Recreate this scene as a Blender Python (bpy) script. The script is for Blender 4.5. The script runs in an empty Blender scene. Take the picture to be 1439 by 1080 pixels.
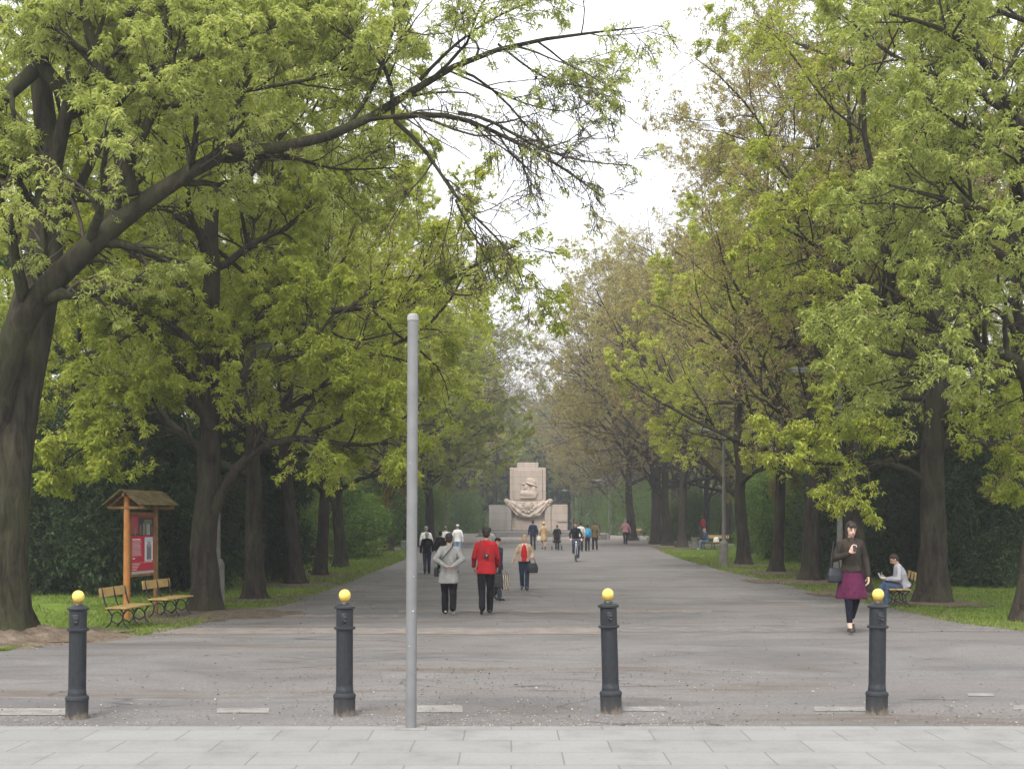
import bpy, math, random
import numpy as np
from mathutils import Vector, Matrix, Euler
C = bpy.context.scene.collection
PI = math.pi
F, HX, HY, CH = 1800.0, 719.5, 729.0, 1.85   # focal length and horizon in photo pixels, eye height
rng = np.random.default_rng(7)
random.seed(7)

def gd(py): return CH * F / (py - HY)                     # distance of a ground point seen at height py
def gx(px, d): return (px - HX) * d / F
def ground_pt(px, py):
    d = gd(py); return Vector((gx(px, d), d, 0))
def pt(px, py, d): return Vector((gx(px, d), d, CH + (HY - py) * d / F))

# ---------------------------------------------------------------- tagging
def tag(o, label=None, cat=None, group=None, kind=None):
    if label: o['label'] = label
    if cat: o['category'] = cat
    if group: o['group'] = group
    if kind: o['kind'] = kind
    return o
def empty(name, loc, rz=0, label=None, cat=None, group=None, sc=1.0):
    o = bpy.data.objects.new(name, None); C.objects.link(o)
    o.location = loc; o.rotation_euler = (0, 0, rz); o.scale = (sc, sc, sc)
    o.empty_display_size = .2
    return tag(o, label, cat, group)
def copy_tree(o, parent=None):
    c = o.copy(); C.objects.link(c); c.parent = parent
    for k in ('label', 'group'):
        if parent is None and k in c: del c[k]
    for ch in o.children: copy_tree(ch, c)
    return c

# ---------------------------------------------------------------- meshes
def mesh_obj(name, verts, faces, mat, parent=None, smooth=False, loc=None):
    me = bpy.data.meshes.new(name)
    me.from_pydata([tuple(v) for v in verts], [], [tuple(f) for f in faces])
    me.validate(); me.update()
    if smooth: me.polygons.foreach_set('use_smooth', [True] * len(me.polygons))
    o = bpy.data.objects.new(name, me); C.objects.link(o)
    if mat: me.materials.append(mat)
    if parent: o.parent = parent
    if loc is not None: o.location = loc
    return o
def np_mesh(name, V, Fc, mat, parent=None, smooth=False, tint=None):
    """V (n,3), Fc (m,k) constant k"""
    me = bpy.data.meshes.new(name)
    V = np.ascontiguousarray(V, dtype=np.float32); Fc = np.ascontiguousarray(Fc, dtype=np.int32)
    m, k = Fc.shape
    me.vertices.add(len(V)); me.vertices.foreach_set('co', V.ravel())
    me.loops.add(m * k); me.loops.foreach_set('vertex_index', Fc.ravel())
    me.polygons.add(m); me.polygons.foreach_set('loop_start', np.arange(0, m * k, k, dtype=np.int32))
    me.polygons.foreach_set('loop_total', np.full(m, k, dtype=np.int32))
    me.polygons.foreach_set('use_smooth', np.full(m, smooth, dtype=bool))
    if tint is not None:
        a = me.attributes.new('tint', 'FLOAT', 'POINT'); a.data.foreach_set('value', np.ascontiguousarray(tint, dtype=np.float32))
    me.update(calc_edges=True)
    o = bpy.data.objects.new(name, me); C.objects.link(o)
    if mat: me.materials.append(mat)
    if parent: o.parent = parent
    return o
class MB:
    def __init__(s): s.v = []; s.f = []
    def add(s, v, f):
        b = len(s.v); s.v += [tuple(x) for x in v]; s.f += [tuple(i + b for i in x) for x in f]; return s
    def box(s, c, size, rz=0, bev=0.0, M=None):
        x, y, z = size[0] / 2, size[1] / 2, size[2] / 2
        b = min(bev, x * .9, y * .9, z * .9)
        if b > 0:
            vs = []; 
            import itertools
            loc = []
            for sx in (-1, 1):
                for sy in (-1, 1):
                    for sz in (-1, 1):
                        loc += [(sx * x, sy * (y - b), sz * (z - b)), (sx * (x - b), sy * y, sz * (z - b)), (sx * (x - b), sy * (y - b), sz * z)]
            id = lambda sx, sy, sz, k: ((sx > 0) * 4 + (sy > 0) * 2 + (sz > 0)) * 3 + k
            fs = []
            for sg in (-1, 1):
                q = [(-1, -1), (1, -1), (1, 1), (-1, 1)]
                if sg < 0: q = q[::-1]
                fs.append([id(sg, a, c2, 0) for a, c2 in q])
                fs.append([id(c2, sg, a, 1) for a, c2 in q])
                fs.append([id(a, c2, sg, 2) for a, c2 in q])
            for a in (-1, 1):
                for b2 in (-1, 1):
                    e = [id(a, b2, -1, 0), id(a, b2, -1, 1), id(a, b2, 1, 1), id(a, b2, 1, 0)]
                    fs.append(e if a * b2 > 0 else e[::-1])
                    e = [id(-1, a, b2, 1), id(-1, a, b2, 2), id(1, a, b2, 2), id(1, a, b2, 1)]
                    fs.append(e if a * b2 > 0 else e[::-1])
                    e = [id(a, -1, b2, 2), id(a, -1, b2, 0), id(a, 1, b2, 0), id(a, 1, b2, 2)]
                    fs.append(e if a * b2 > 0 else e[::-1])
                    for c2 in (-1, 1):
                        e = [id(a, b2, c2, 0), id(a, b2, c2, 1), id(a, b2, c2, 2)]
                        fs.append(e if a * b2 * c2 > 0 else e[::-1])
            vs = loc
        else:
            vs = [(i * x, j * y, k * z) for i in (-1, 1) for j in (-1, 1) for k in (-1, 1)]
            fs = [(0, 1, 3, 2), (4, 6, 7, 5), (0, 4, 5, 1), (2, 3, 7, 6), (0, 2, 6, 4), (1, 5, 7, 3)]
        R = M if M is not None else Matrix.Rotation(rz, 3, 'Z')
        return s.add([R @ Vector(v) + Vector(c) for v in vs], fs)
    def tube(s, pts, r, k=8, closed=False):
        pts = [Vector(p) for p in pts]; n = len(pts)
        rs = r if hasattr(r, '__len__') else [r] * n
        vs = []; prev = None
        for i, p in enumerate(pts):
            if closed: t = pts[(i + 1) % n] - pts[i - 1]
            else: t = pts[min(i + 1, n - 1)] - pts[max(i - 1, 0)]
            t.normalize()
            if prev is None:
                ref = Vector((0, 0, 1)) if abs(t.z) < .9 else Vector((1, 0, 0)); u = t.cross(ref).normalized()
            else: u = (prev - t * prev.dot(t)).normalized()
            prev = u; w = t.cross(u)
            for j in range(k):
                a = 2 * PI * j / k; vs.append(p + (u * math.cos(a) + w * math.sin(a)) * rs[i])
        fs = []
        for i in range(n if closed else n - 1):
            for j in range(k):
                a = i * k + j; b = i * k + (j + 1) % k; i2 = (i + 1) % n
                fs.append((a, b, i2 * k + (j + 1) % k, i2 * k + j))
        if not closed: fs += [tuple(range(k))[::-1], tuple((n - 1) * k + j for j in range(k))]
        return s.add(vs, fs)
    def lathe(s, prof, k=24, c=(0, 0, 0), mod=None, R=None):
        vs = []; n = len(prof)
        for i, (r, z) in enumerate(prof):
            for j in range(k):
                a = 2 * PI * j / k; rr = r * (mod(a, z) if mod else 1)
                p = Vector((rr * math.cos(a), rr * math.sin(a), z))
                if R is not None: p = R @ p
                vs.append(p + Vector(c))
        fs = [(i * k + j, i * k + (j + 1) % k, (i + 1) * k + (j + 1) % k, (i + 1) * k + j) for i in range(n - 1) for j in range(k)]
        fs += [tuple(range(k))[::-1], tuple((n - 1) * k + j for j in range(k))]
        return s.add(vs, fs)
    def build(s, name, mat, parent=None, smooth=False, loc=None):
        o = mesh_obj(name, s.v, s.f, mat, parent, smooth, loc)
        if smooth:
            try: o.data.set_sharp_from_angle(angle=math.radians(38))
            except Exception: pass
        return o

# closed primitives for fusing
def ell(c, r, R=None, k=14, n=9):
    vs = [Vector((0, 0, -1))]
    for i in range(1, n):
        ph = PI * i / n
        vs += [Vector((math.sin(ph) * math.cos(2 * PI * j / k), math.sin(ph) * math.sin(2 * PI * j / k), -math.cos(ph))) for j in range(k)]
    vs.append(Vector((0, 0, 1))); out = []
    for v in vs:
        p = Vector((v.x * r[0], v.y * r[1], v.z * r[2]))
        if R is not None: p = R @ p
        out.append(p + Vector(c))
    fs = [(0, 1 + (j + 1) % k, 1 + j) for j in range(k)]
    for i in range(n - 2):
        for j in range(k):
            a = 1 + i * k + j; b = 1 + i * k + (j + 1) % k
            fs.append((a, b, b + k, a + k))
    L = len(out) - 1
    fs += [(L, 1 + (n - 2) * k + j, 1 + (n - 2) * k + (j + 1) % k) for j in range(k)]
    return out, fs
def cap(a, b, ra, rb, k=12):
    a = Vector(a); b = Vector(b); t = (b - a).normalized()
    ref = Vector((0, 0, 1)) if abs(t.z) < .9 else Vector((1, 0, 0))
    u = t.cross(ref).normalized(); w = t.cross(u)
    rings = [(a - t * ra * math.cos(x), ra * math.sin(x)) for x in (.5, 1.0)] + [(a, ra), (b, rb)] + [(b + t * rb * math.cos(x), rb * math.sin(x)) for x in (1.0, .5)]
    vs = [a - t * ra]
    for c, r in rings: vs += [c + (u * math.cos(2 * PI * j / k) + w * math.sin(2 * PI * j / k)) * r for j in range(k)]
    vs.append(b + t * rb); n = len(rings)
    fs = [(0, 1 + (j + 1) % k, 1 + j) for j in range(k)]
    for i in range(n - 1):
        for j in range(k):
            p = 1 + i * k + j; q = 1 + i * k + (j + 1) % k; fs.append((p, q, q + k, p + k))
    L = len(vs) - 1
    fs += [(L, 1 + (n - 1) * k + j, 1 + (n - 1) * k + (j + 1) % k) for j in range(k)]
    return vs, fs
def loft(rings, k=18, R=None, wob=0.0):
    vs = []
    for i, (cx, cy, cz, rx, ry) in enumerate(rings):
        for j in range(k):
            a = 2 * PI * j / k; m = 1 + wob * math.sin(5 * a + 1.3) * (1 - i / len(rings))
            p = Vector((cx + rx * m * math.cos(a), cy + ry * m * math.sin(a), cz))
            vs.append(R @ p if R is not None else p)
    n = len(rings)
    fs = [(i * k + j, i * k + (j + 1) % k, (i + 1) * k + (j + 1) % k, (i + 1) * k + j) for i in range(n - 1) for j in range(k)]
    fs += [tuple(range(k))[::-1], tuple((n - 1) * k + j for j in range(k))]
    return vs, fs
def fuse(name, prims, voxel, mat, parent=None, smooth_it=2, fold=0.0):
    mb = MB()
    for v, f in prims: mb.add(v, f)
    o = mesh_obj('tmp', mb.v, mb.f, None)
    m = o.modifiers.new('r', 'REMESH'); m.mode = 'VOXEL'; m.voxel_size = voxel
    if smooth_it:
        m = o.modifiers.new('s', 'SMOOTH'); m.factor = .5; m.iterations = smooth_it
    if fold:
        for ns, k in ((.16, 1.0), (.05, .45)):
            t = bpy.data.textures.new('folds', 'CLOUDS'); t.noise_scale = ns; t.noise_depth = 1
            m = o.modifiers.new('d', 'DISPLACE'); m.texture = t; m.strength = fold * k; m.mid_level = .45; m.texture_coords = 'LOCAL'
    dg = bpy.context.evaluated_depsgraph_get(); dg.update()
    me = bpy.data.meshes.new_from_object(o.evaluated_get(dg))
    bpy.data.objects.remove(o)
    me.name = name; me.materials.clear(); me.materials.append(mat)
    me.polygons.foreach_set('use_smooth', [True] * len(me.polygons))
    q = bpy.data.objects.new(name, me); C.objects.link(q); q.parent = parent
    return q

# ---------------------------------------------------------------- materials
def newmat(name, rough=.8, spec=.3):
    m = bpy.data.materials.new(name); m.use_nodes = True
    nt = m.node_tree; b = nt.nodes['Principled BSDF']
    b.inputs['Roughness'].default_value = rough; b.inputs['Specular IOR Level'].default_value = spec
    return m, nt, b
class N:
    def __init__(s, nt): s.nt = nt
    def __call__(s, typ, **kw):
        n = s.nt.nodes.new(typ)
        for k, v in kw.items():
            if k.startswith('i_'):
                key = k[2:].replace('_', ' ')
                n.inputs[int(key) if key.isdigit() else key].default_value = v
            else: setattr(n, k, v)
        return n
    def l(s, a, b): s.nt.links.new(a, b)
    def coord(s, scale=(1, 1, 1), kind='Object'):
        t = s('ShaderNodeTexCoord'); mp = s('ShaderNodeMapping'); mp.inputs['Scale'].default_value = scale
        s.l(t.outputs[kind], mp.inputs['Vector']); return mp.outputs[0]
    def noise(s, vec, scale, detail=4, rough=.55, dist=0):
        n = s('ShaderNodeTexNoise'); n.inputs['Scale'].default_value = scale; n.inputs['Detail'].default_value = detail
        n.inputs['Roughness'].default_value = rough; n.inputs['Distortion'].default_value = dist
        s.l(vec, n.inputs['Vector']); return n.outputs['Fac']
    def ramp(s, fac, stops):
        r = s('ShaderNodeValToRGB'); e = r.color_ramp.elements
        while len(e) < len(stops): e.new(.5)
        for i, (p, c) in enumerate(stops):
            e[i].position = p; e[i].color = (*c, 1) if hasattr(c, '__len__') else (c, c, c, 1)
        s.l(fac, r.inputs[0]); return r.outputs[0]
    def mix(s, fac, a, b, mode='MIX'):
        m = s('ShaderNodeMix', data_type='RGBA', blend_type=mode)
        for sock, v in ((m.inputs[0], fac), (m.inputs[6], a), (m.inputs[7], b)):
            if isinstance(v, (int, float)): sock.default_value = v
            elif isinstance(v, tuple): sock.default_value = (*v, 1)
            else: s.l(v, sock)
        return m.outputs[2]
    def math(s, op, a, b=0.0):
        m = s('ShaderNodeMath', operation=op)
        for sock, v in ((m.inputs[0], a), (m.inputs[1], b)):
            if isinstance(v, (int, float)): sock.default_value = v
            else: s.l(v, sock)
        return m.outputs[0]
    def bump(s, h, strength, dist, b):
        n = s('ShaderNodeBump'); n.inputs['Strength'].default_value = strength; n.inputs['Distance'].default_value = dist
        s.l(h, n.inputs['Height']); s.l(n.outputs[0], b.inputs['Normal'])
_mc = {}
def cloth(col, rough=.9, weave=60, fold=.5):
    key = ('c', col, rough)
    if key in _mc: return _mc[key]
    m, nt, b = newmat('cloth', rough, .15); n = N(nt)
    v = n.coord((1, 1, .45))
    f = n.noise(v, 9, 3)
    c = n.mix(n.ramp(f, [(.3, 0.0), (.7, 1.0)]), tuple(x * .78 for x in col), tuple(min(1, x * 1.18) for x in col))
    n.l(c, b.inputs['Base Color'])
    h = n.math('ADD', n.math('MULTIPLY', n.noise(v, 7, 2, .5, 1.2), 1.0), n.math('MULTIPLY', n.noise(n.coord(), weave, 2), .12))
    n.bump(h, fold, .05, b); _mc[key] = m; return m
def plain(name, col, rough=.6, spec=.3, metal=0, var=.15, scale=12, bump=.1):
    key = (name, col, rough, metal)
    if key in _mc: return _mc[key]
    m, nt, b = newmat(name, rough, spec); n = N(nt); b.inputs['Metallic'].default_value = metal
    f = n.noise(n.coord(), scale, 5)
    c = n.mix(n.ramp(f, [(.3, 0.0), (.7, 1.0)]), tuple(x * (1 - var) for x in col), tuple(min(1, x * (1 + var)) for x in col))
    n.l(c, b.inputs['Base Color']); n.bump(n.noise(n.coord(), scale * 3, 3), bump, .01, b); _mc[key] = m; return m

def leaf_mat(name, cols, trans=.5, bright=1.0):
    m, nt, b = newmat(name, .55, .25); n = N(nt)
    at = n('ShaderNodeAttribute', attribute_name='tint')
    oi = n('ShaderNodeObjectInfo')
    t = n.math('ADD', at.outputs['Fac'], n.math('MULTIPLY', n.math('SUBTRACT', oi.outputs['Random'], .5), .3))
    k = len(cols)
    c = n.ramp(t, [((i + .5) / k, tuple(x * bright for x in cc)) for i, cc in enumerate(cols)])
    n.l(c, b.inputs['Base Color'])
    tr = n('ShaderNodeBsdfTranslucent'); n.l(n.mix(.3, c, (.5, .52, .10)), tr.inputs[0])
    mx = n('ShaderNodeMixShader'); mx.inputs[0].default_value = trans
    n.l(b.outputs[0], mx.inputs[1]); n.l(tr.outputs[0], mx.inputs[2])
    n.l(mx.outputs[0], nt.nodes['Material Output'].inputs['Surface']); return m
def bark_mat(name, c1, c2, moss=.35):
    m, nt, b = newmat(name, .95, .1); n = N(nt)
    v = n.coord((1, 1, .22)); f = n.noise(v, 9, 6, .65, .6); g = n.noise(n.coord(), 1.3, 3)
    c = n.mix(n.ramp(f, [(.35, 0.0), (.65, 1.0)]), c1, c2)
    c = n.mix(n.math('MULTIPLY', n.ramp(g, [(.45, 0.0), (.7, 1.0)]), moss), c, (.075, .085, .035))
    n.l(c, b.inputs['Base Color']); n.bump(f, 1.0, .06, b); return m
def leafset():
    L = {}
    L['fresh'] = leaf_mat('leaf_fresh_green', [(.28, .34, .08), (.45, .51, .13), (.60, .63, .22)])
    L['yellow'] = leaf_mat('leaf_yellow_green', [(.32, .37, .05), (.49, .54, .08), (.64, .66, .16)])
    L['bronze'] = leaf_mat('leaf_bronze_bud', [(.31, .20, .12), (.40, .31, .13), (.50, .48, .13)])
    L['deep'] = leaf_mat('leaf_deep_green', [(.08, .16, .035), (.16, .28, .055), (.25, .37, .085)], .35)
    L['yew'] = leaf_mat('leaf_yew', [(.022, .046, .018), (.040, .074, .026), (.070, .11, .036)], .1)
    L['grey'] = leaf_mat('leaf_grey_green', [(.22, .25, .15), (.30, .35, .19), (.38, .42, .26)])
    return L
HAZE=True; EXPO=0.58
# ================================================================ trees
LM = leafset()
BARK = bark_mat('bark_dark', (.022, .018, .014), (.068, .056, .043))
BARK_MOSS = bark_mat('bark_mossy', (.020, .017, .012), (.058, .052, .035), .45)
TWIG = plain('twig_bark', (.085, .068, .055), .9, .1)
TWIGB = plain('twig_brown', (.15, .115, .09), .9, .1)

def norm(a): return a / np.maximum(np.linalg.norm(a, axis=-1, keepdims=True), 1e-9)
def tubes(P, R, K, lobe=None):
    Nn, M, _ = P.shape
    T = np.empty_like(P); T[:, 1:-1] = P[:, 2:] - P[:, :-2]; T[:, 0] = P[:, 1] - P[:, 0]; T[:, -1] = P[:, -1] - P[:, -2]
    T = norm(T)
    ref = np.zeros((Nn, 1, 3)); ref[..., 0] = 1.0
    t0 = norm(P[:, -1] - P[:, 0]); bad = np.abs(t0[:, 0]) > .8; ref[bad] = (0, 1, 0)
    U = norm(np.cross(T, np.broadcast_to(ref, T.shape))); W = np.cross(T, U)
    a = np.arange(K) * 2 * PI / K
    rr = R[:, :, None] * (lobe(P, a) if lobe else 1.0)
    V = P[:, :, None] + (U[:, :, None] * np.cos(a)[None, None, :, None] + W[:, :, None] * np.sin(a)[None, None, :, None]) * rr[..., None]
    idx = np.arange(Nn * M * K).reshape(Nn, M, K)
    A = idx[:, :-1]; B = idx[:, 1:]
    Fc = np.stack([A, np.roll(A, -1, 2), np.roll(B, -1, 2), B], -1).reshape(-1, 4)
    return V.reshape(-1, 3), Fc
def grow(P, R, n, t0, t1, lr, S, ang, up=0.0, bend=0.0, wander=.12, ratio=.6, taper=.3, lo=None, r=None, flat=1.0):
    r = r or rng
    Nn, M, _ = P.shape; pl = np.linalg.norm(np.diff(P, axis=1), axis=2).sum(1)
    pi = np.repeat(np.arange(Nn), n)
    t = np.tile((np.arange(n) + .5) / n, Nn) + r.uniform(-.5, .5, Nn * n) / n
    t = t0 + (t1 - t0) * t; f = t * (M - 1) * .9999; i = f.astype(int); w = (f - i)[:, None]
    pos = P[pi, i] * (1 - w) + P[pi, i + 1] * w; rad = R[pi, i] * (1 - w[:, 0]) + R[pi, i + 1] * w[:, 0]
    tan = norm(P[pi, i + 1] - P[pi, i])
    az = np.tile(np.arange(n) * 2.4, Nn) + np.repeat(r.uniform(0, 6.28, Nn), n) + r.normal(0, .4, Nn * n)
    ref = np.where(np.abs(tan[:, 2:3]) < .9, np.array([[0, 0, 1.]]), np.array([[1., 0, 0]]))
    u = norm(np.cross(tan, ref)); v = np.cross(tan, u)
    a = r.uniform(ang[0], ang[1], Nn * n)[:, None]
    d = tan * np.cos(a) + (u * np.cos(az)[:, None] + v * np.sin(az)[:, None]) * np.sin(a)
    d[:, 2] = d[:, 2] * flat + up; d = norm(d)
    L = (pl[pi] * lr if lr < 1 else np.full(Nn * n, lr)) * (1.1 - .55 * (t - t0) / (t1 - t0 + 1e-6)) * r.uniform(.7, 1.2, Nn * n)
    out = np.empty((Nn * n, S + 1, 3)); out[:, 0] = pos
    for s in range(S):
        d = d + r.normal(0, wander, d.shape); d[:, 2] += bend; d = norm(d)
        pos = pos + d * (L / S)[:, None]
        if lo is not None: pos[:, 2] = np.maximum(pos[:, 2], lo)
        out[:, s + 1] = pos
    r0 = np.clip(rad * ratio, .003, None)
    RR = r0[:, None] * np.linspace(1, taper, S + 1)[None]
    return out, RR
def along(P, n, t0=.3, t1=1.0, r=None):
    r = r or rng
    Nn, M, _ = P.shape; pi = np.repeat(np.arange(Nn), n)
    t = np.tile(np.linspace(t0, t1, n), Nn) + r.uniform(-.06, .06, Nn * n)
    t = np.clip(t, 0, 1); f = t * (M - 1) * .9999; i = f.astype(int); w = (f - i)[:, None]
    return P[pi, i] * (1 - w) + P[pi, i + 1] * w
def leaves(pos, nl, ln, wd, droop=.35, spread=.05, r=None, outward=None):
    r = r or rng
    Cn = len(pos); az = r.uniform(0, 2 * PI, (Cn, nl)); el = -r.normal(droop, .35, (Cn, nl))
    D = np.stack([np.cos(az) * np.cos(el), np.sin(az) * np.cos(el), np.sin(el)], -1)
    if outward is not None: D = norm(D + outward[:, None] * .8)
    sz = r.uniform(.65, 1.2, (Cn, 1, 1)) * r.uniform(.7, 1.15, (Cn, nl, 1))
    base = pos[:, None] + r.normal(0, spread, (Cn, nl, 3))
    S = norm(np.cross(D, np.array([0, 0, 1.])) + r.normal(0, .35, D.shape))
    Nn = np.cross(S, D)
    mid = base + D * ln * sz * .45 + Nn * ln * sz * .08
    tip = base + D * ln * sz; tip[..., 2] -= ln * sz[..., 0] * .18
    V = np.stack([base, mid + S * wd * sz * .5, tip, mid - S * wd * sz * .5], 2).reshape(-1, 3)
    Fc = np.arange(Cn * nl * 4).reshape(-1, 4)
    tint = np.repeat(r.uniform(0, 1, Cn), nl * 4) * .7 + np.repeat(r.uniform(0, .3, Cn * nl), 4)
    return V, Fc, tint
def cat_mesh(parts):
    V = []; Fc = []; b = 0
    for v, f in parts: V.append(v); Fc.append(f + b); b += len(v)
    return np.concatenate(V), np.concatenate(Fc)
def root_lobe(z0, ph, amt=.22):
    def f(P, a):
        z = np.clip(P[..., 2] - z0, 0, None)[..., None]
        return 1 + np.exp(-z / .45) * (.35 + amt * np.sin(3 * a + ph) + amt * .6 * np.sin(5 * a + ph * 2)) + .04 * np.sin(4 * a + ph + z * 1.2) + .9 * np.exp(-z / .12) * (.5 + .5 * np.sin(5 * a + ph)) * .4
    return f
def resample(pts, M):
    pts = np.array(pts, float); s = np.r_[0, np.cumsum(np.linalg.norm(np.diff(pts, axis=0), axis=1))]
    u = np.linspace(0, s[-1], M)
    return np.stack([np.interp(u, s, pts[:, k]) for k in range(3)], 1)
def smooth_line(pts, M):
    q = resample(pts, M)
    for _ in range(2): q[1:-1] = q[1:-1] * .5 + (q[:-2] + q[2:]) * .25
    return q

def CL(P, c, extra=0.0):
    if c is None: return P
    P = P.copy(); q = np.linalg.norm(P[..., :2], axis=-1); lim = np.clip(c[0] + c[1] * (P[..., 2] - 3), 2.5, c[2]) + extra
    f = np.where(q > lim, (lim + (q - lim) * .25) / np.maximum(q, 1e-6), 1.0); P[..., :2] *= f[..., None]; return P
def tree(name, seed, loc, leaf, kind='maple', H=15, r0=.33, fork=3.4, spread=5.2, dens=1.0, lean=(0, 0), mains=None, size=.17, nl=8, twigmat=None, bark=None, lev=(10, 7, 6, 5), trunkpts=None, lab=None, group=None, auto=True, lnr=.34, keep=None, clampr=None, tuft=.68):
    """local coordinates; returns the thing's Empty with trunk, branches and crown"""
    r = np.random.default_rng(seed)
    root = empty(name, loc, 0, lab, 'tree', group)
    # trunk and leader
    M = 26
    if trunkpts is None:
        zs = np.r_[np.array([-.1, .05, .15, .3, .5, .8, 1.2]), np.linspace(1.7, H * .8, M - 7)]
        wob = np.cumsum(r.normal(0, .05, (M, 2)), 0) * np.clip(zs / 3, 0, 1)[:, None]
        P = np.column_stack([lean[0] * zs + wob[:, 0], lean[1] * zs + wob[:, 1], zs])
        R = np.where(zs < fork, r0 * (1 - .22 * zs / fork), r0 * .78 * np.clip(1 - (zs - fork) / (H * .82 - fork), 0.04, 1) ** .9)
    else:
        tp, tr = trunkpts
        P = smooth_line(tp, M); R = np.interp(np.linspace(0, 1, M), np.linspace(0, 1, len(tr)), tr)
    P = P[None]; R = R[None]
    parts = [tubes(P, R, 20, root_lobe(0, r.uniform(0, 6)))]
    ztot = P[0, -1, 2]
    lim = []
    if auto:
        t0 = np.interp(fork, P[0, :, 2], np.linspace(0, 1, M))
        n = lev[0]
        L1, R1 = grow(P, R, n, t0, .96, spread, 9, (.85, 1.35) if kind != 'up' else (.6, 1.1), .10, .02 if kind != 'up' else .09, .13, .55, .22, r=r)
        lim.append((L1, R1))
    if mains:
        for pts, ra, rb in mains:
            q = smooth_line(pts, 10); q = q + 0
            lim.append((q[None], np.linspace(ra, rb, 10)[None]))
    L1 = np.concatenate([a for a, b in lim]); R1 = np.concatenate([b for a, b in lim])
    L1 = CL(L1, clampr); parts.append(tubes(L1, R1, 9))
    dr = {'maple': (-.03, -.06), 'up': (.1, .08), 'droop': (-.07, -.12)}[kind]
    L2, R2 = grow(L1, R1, lev[1], .22, 1, .42, 7, (.5, 1.0), .06, .02 + dr[0] * .5, .16, .55, .3, r=r)
    L2 = CL(L2, clampr); parts.append(tubes(L2, R2, 6))
    L3, R3 = grow(L2, R2, lev[2], .2, 1, .48, 5, (.4, .95), .0, dr[0], .18, .5, .35, r=r)
    L4, R4 = grow(L3, R3, lev[3], .15, 1, .5, 4, (.4, .9), .0, dr[1], .18, .6, .4, r=r)
    L4 = CL(L4, clampr, .3); L3 = CL(L3, clampr, .3)
    R3 = np.clip(R3, .006, None); R4 = np.clip(R4, .004, None)
    V, Fc = cat_mesh(parts); np_mesh('trunk', V, Fc, bark or BARK, root, True)
    V, Fc = cat_mesh([tubes(L3, R3, 4), tubes(L4, R4, 3)]); np_mesh('branches', V, Fc, twigmat or TWIG, root, True)
    pos = np.concatenate([along(L4, max(1, int(3 * dens + .5)), tuft, 1.0, r), along(L3, 3, .75, 1.0, r)])
    if dens < 1: pos = pos[r.uniform(0, 1, len(pos)) < dens]
    pos = pos[pos[:, 2] > 1.7]
    if keep: pos = pos[r.uniform(0, 1, len(pos)) < keep(pos)]
    V, Fc, tn = leaves(pos, nl, size, size * lnr, r=r, spread=size * .3)
    np_mesh('crown', V, Fc, leaf, root, False, tn)
    return root

def shrub(name, seed, loc, leaf, w, h, n=9000, size=.14, nl=5, lab=None, group=None, cat='shrub', lobes=14, conic=False):
    r = np.random.default_rng(seed)
    root = empty(name, loc, 0, lab, cat, group)
    c = []; rad = []
    for i in range(lobes):
        z = r.uniform(.12, .8); q = (1 - z * .75) if conic else (1 - max(0, z - .5) * .9)
        a = r.uniform(0, 6.28); rr = r.uniform(.1, .5) * w * q
        c.append((math.cos(a) * rr, math.sin(a) * rr, z * h)); rad.append(r.uniform(.22, .38) * w * q)
    c = np.array(c) * np.array([.68, .68, 1]); rad = np.array(rad) * .68
    i = r.integers(0, lobes, n); D = norm(r.normal(0, 1, (n, 3)))
    k = rad[i] * r.uniform(.45, 1.12, n) ** .5
    pos = c[i] + D * k[:, None] * np.array([1, 1, 1.25]) + r.normal(0, .07, (n, 3))
    ok = pos[:, 2] > .05; pos = pos[ok]; D = D[ok]
    V, Fc, tn = leaves(pos, nl, size, size * .42, .1, size * .4, r, D)
    np_mesh('foliage', V, Fc, leaf, root, False, tn)
    st = np.zeros((6, 5, 3)); 
    for s in range(6):
        a = s * 1.05; st[s] = np.linspace((0, 0, -.05), (math.cos(a) * w * .25, math.sin(a) * w * .25, h * .7), 5)
    V, Fc = tubes(st, np.tile(np.linspace(.06, .015, 5), (6, 1)), 6)
    np_mesh('stem', V, Fc, BARK, root, True)
    return root

def px_line(o, pts):     # pixel/distance triples -> local points about o
    return [tuple(pt(a, b, d) - o) for a, b, d in pts]

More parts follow.
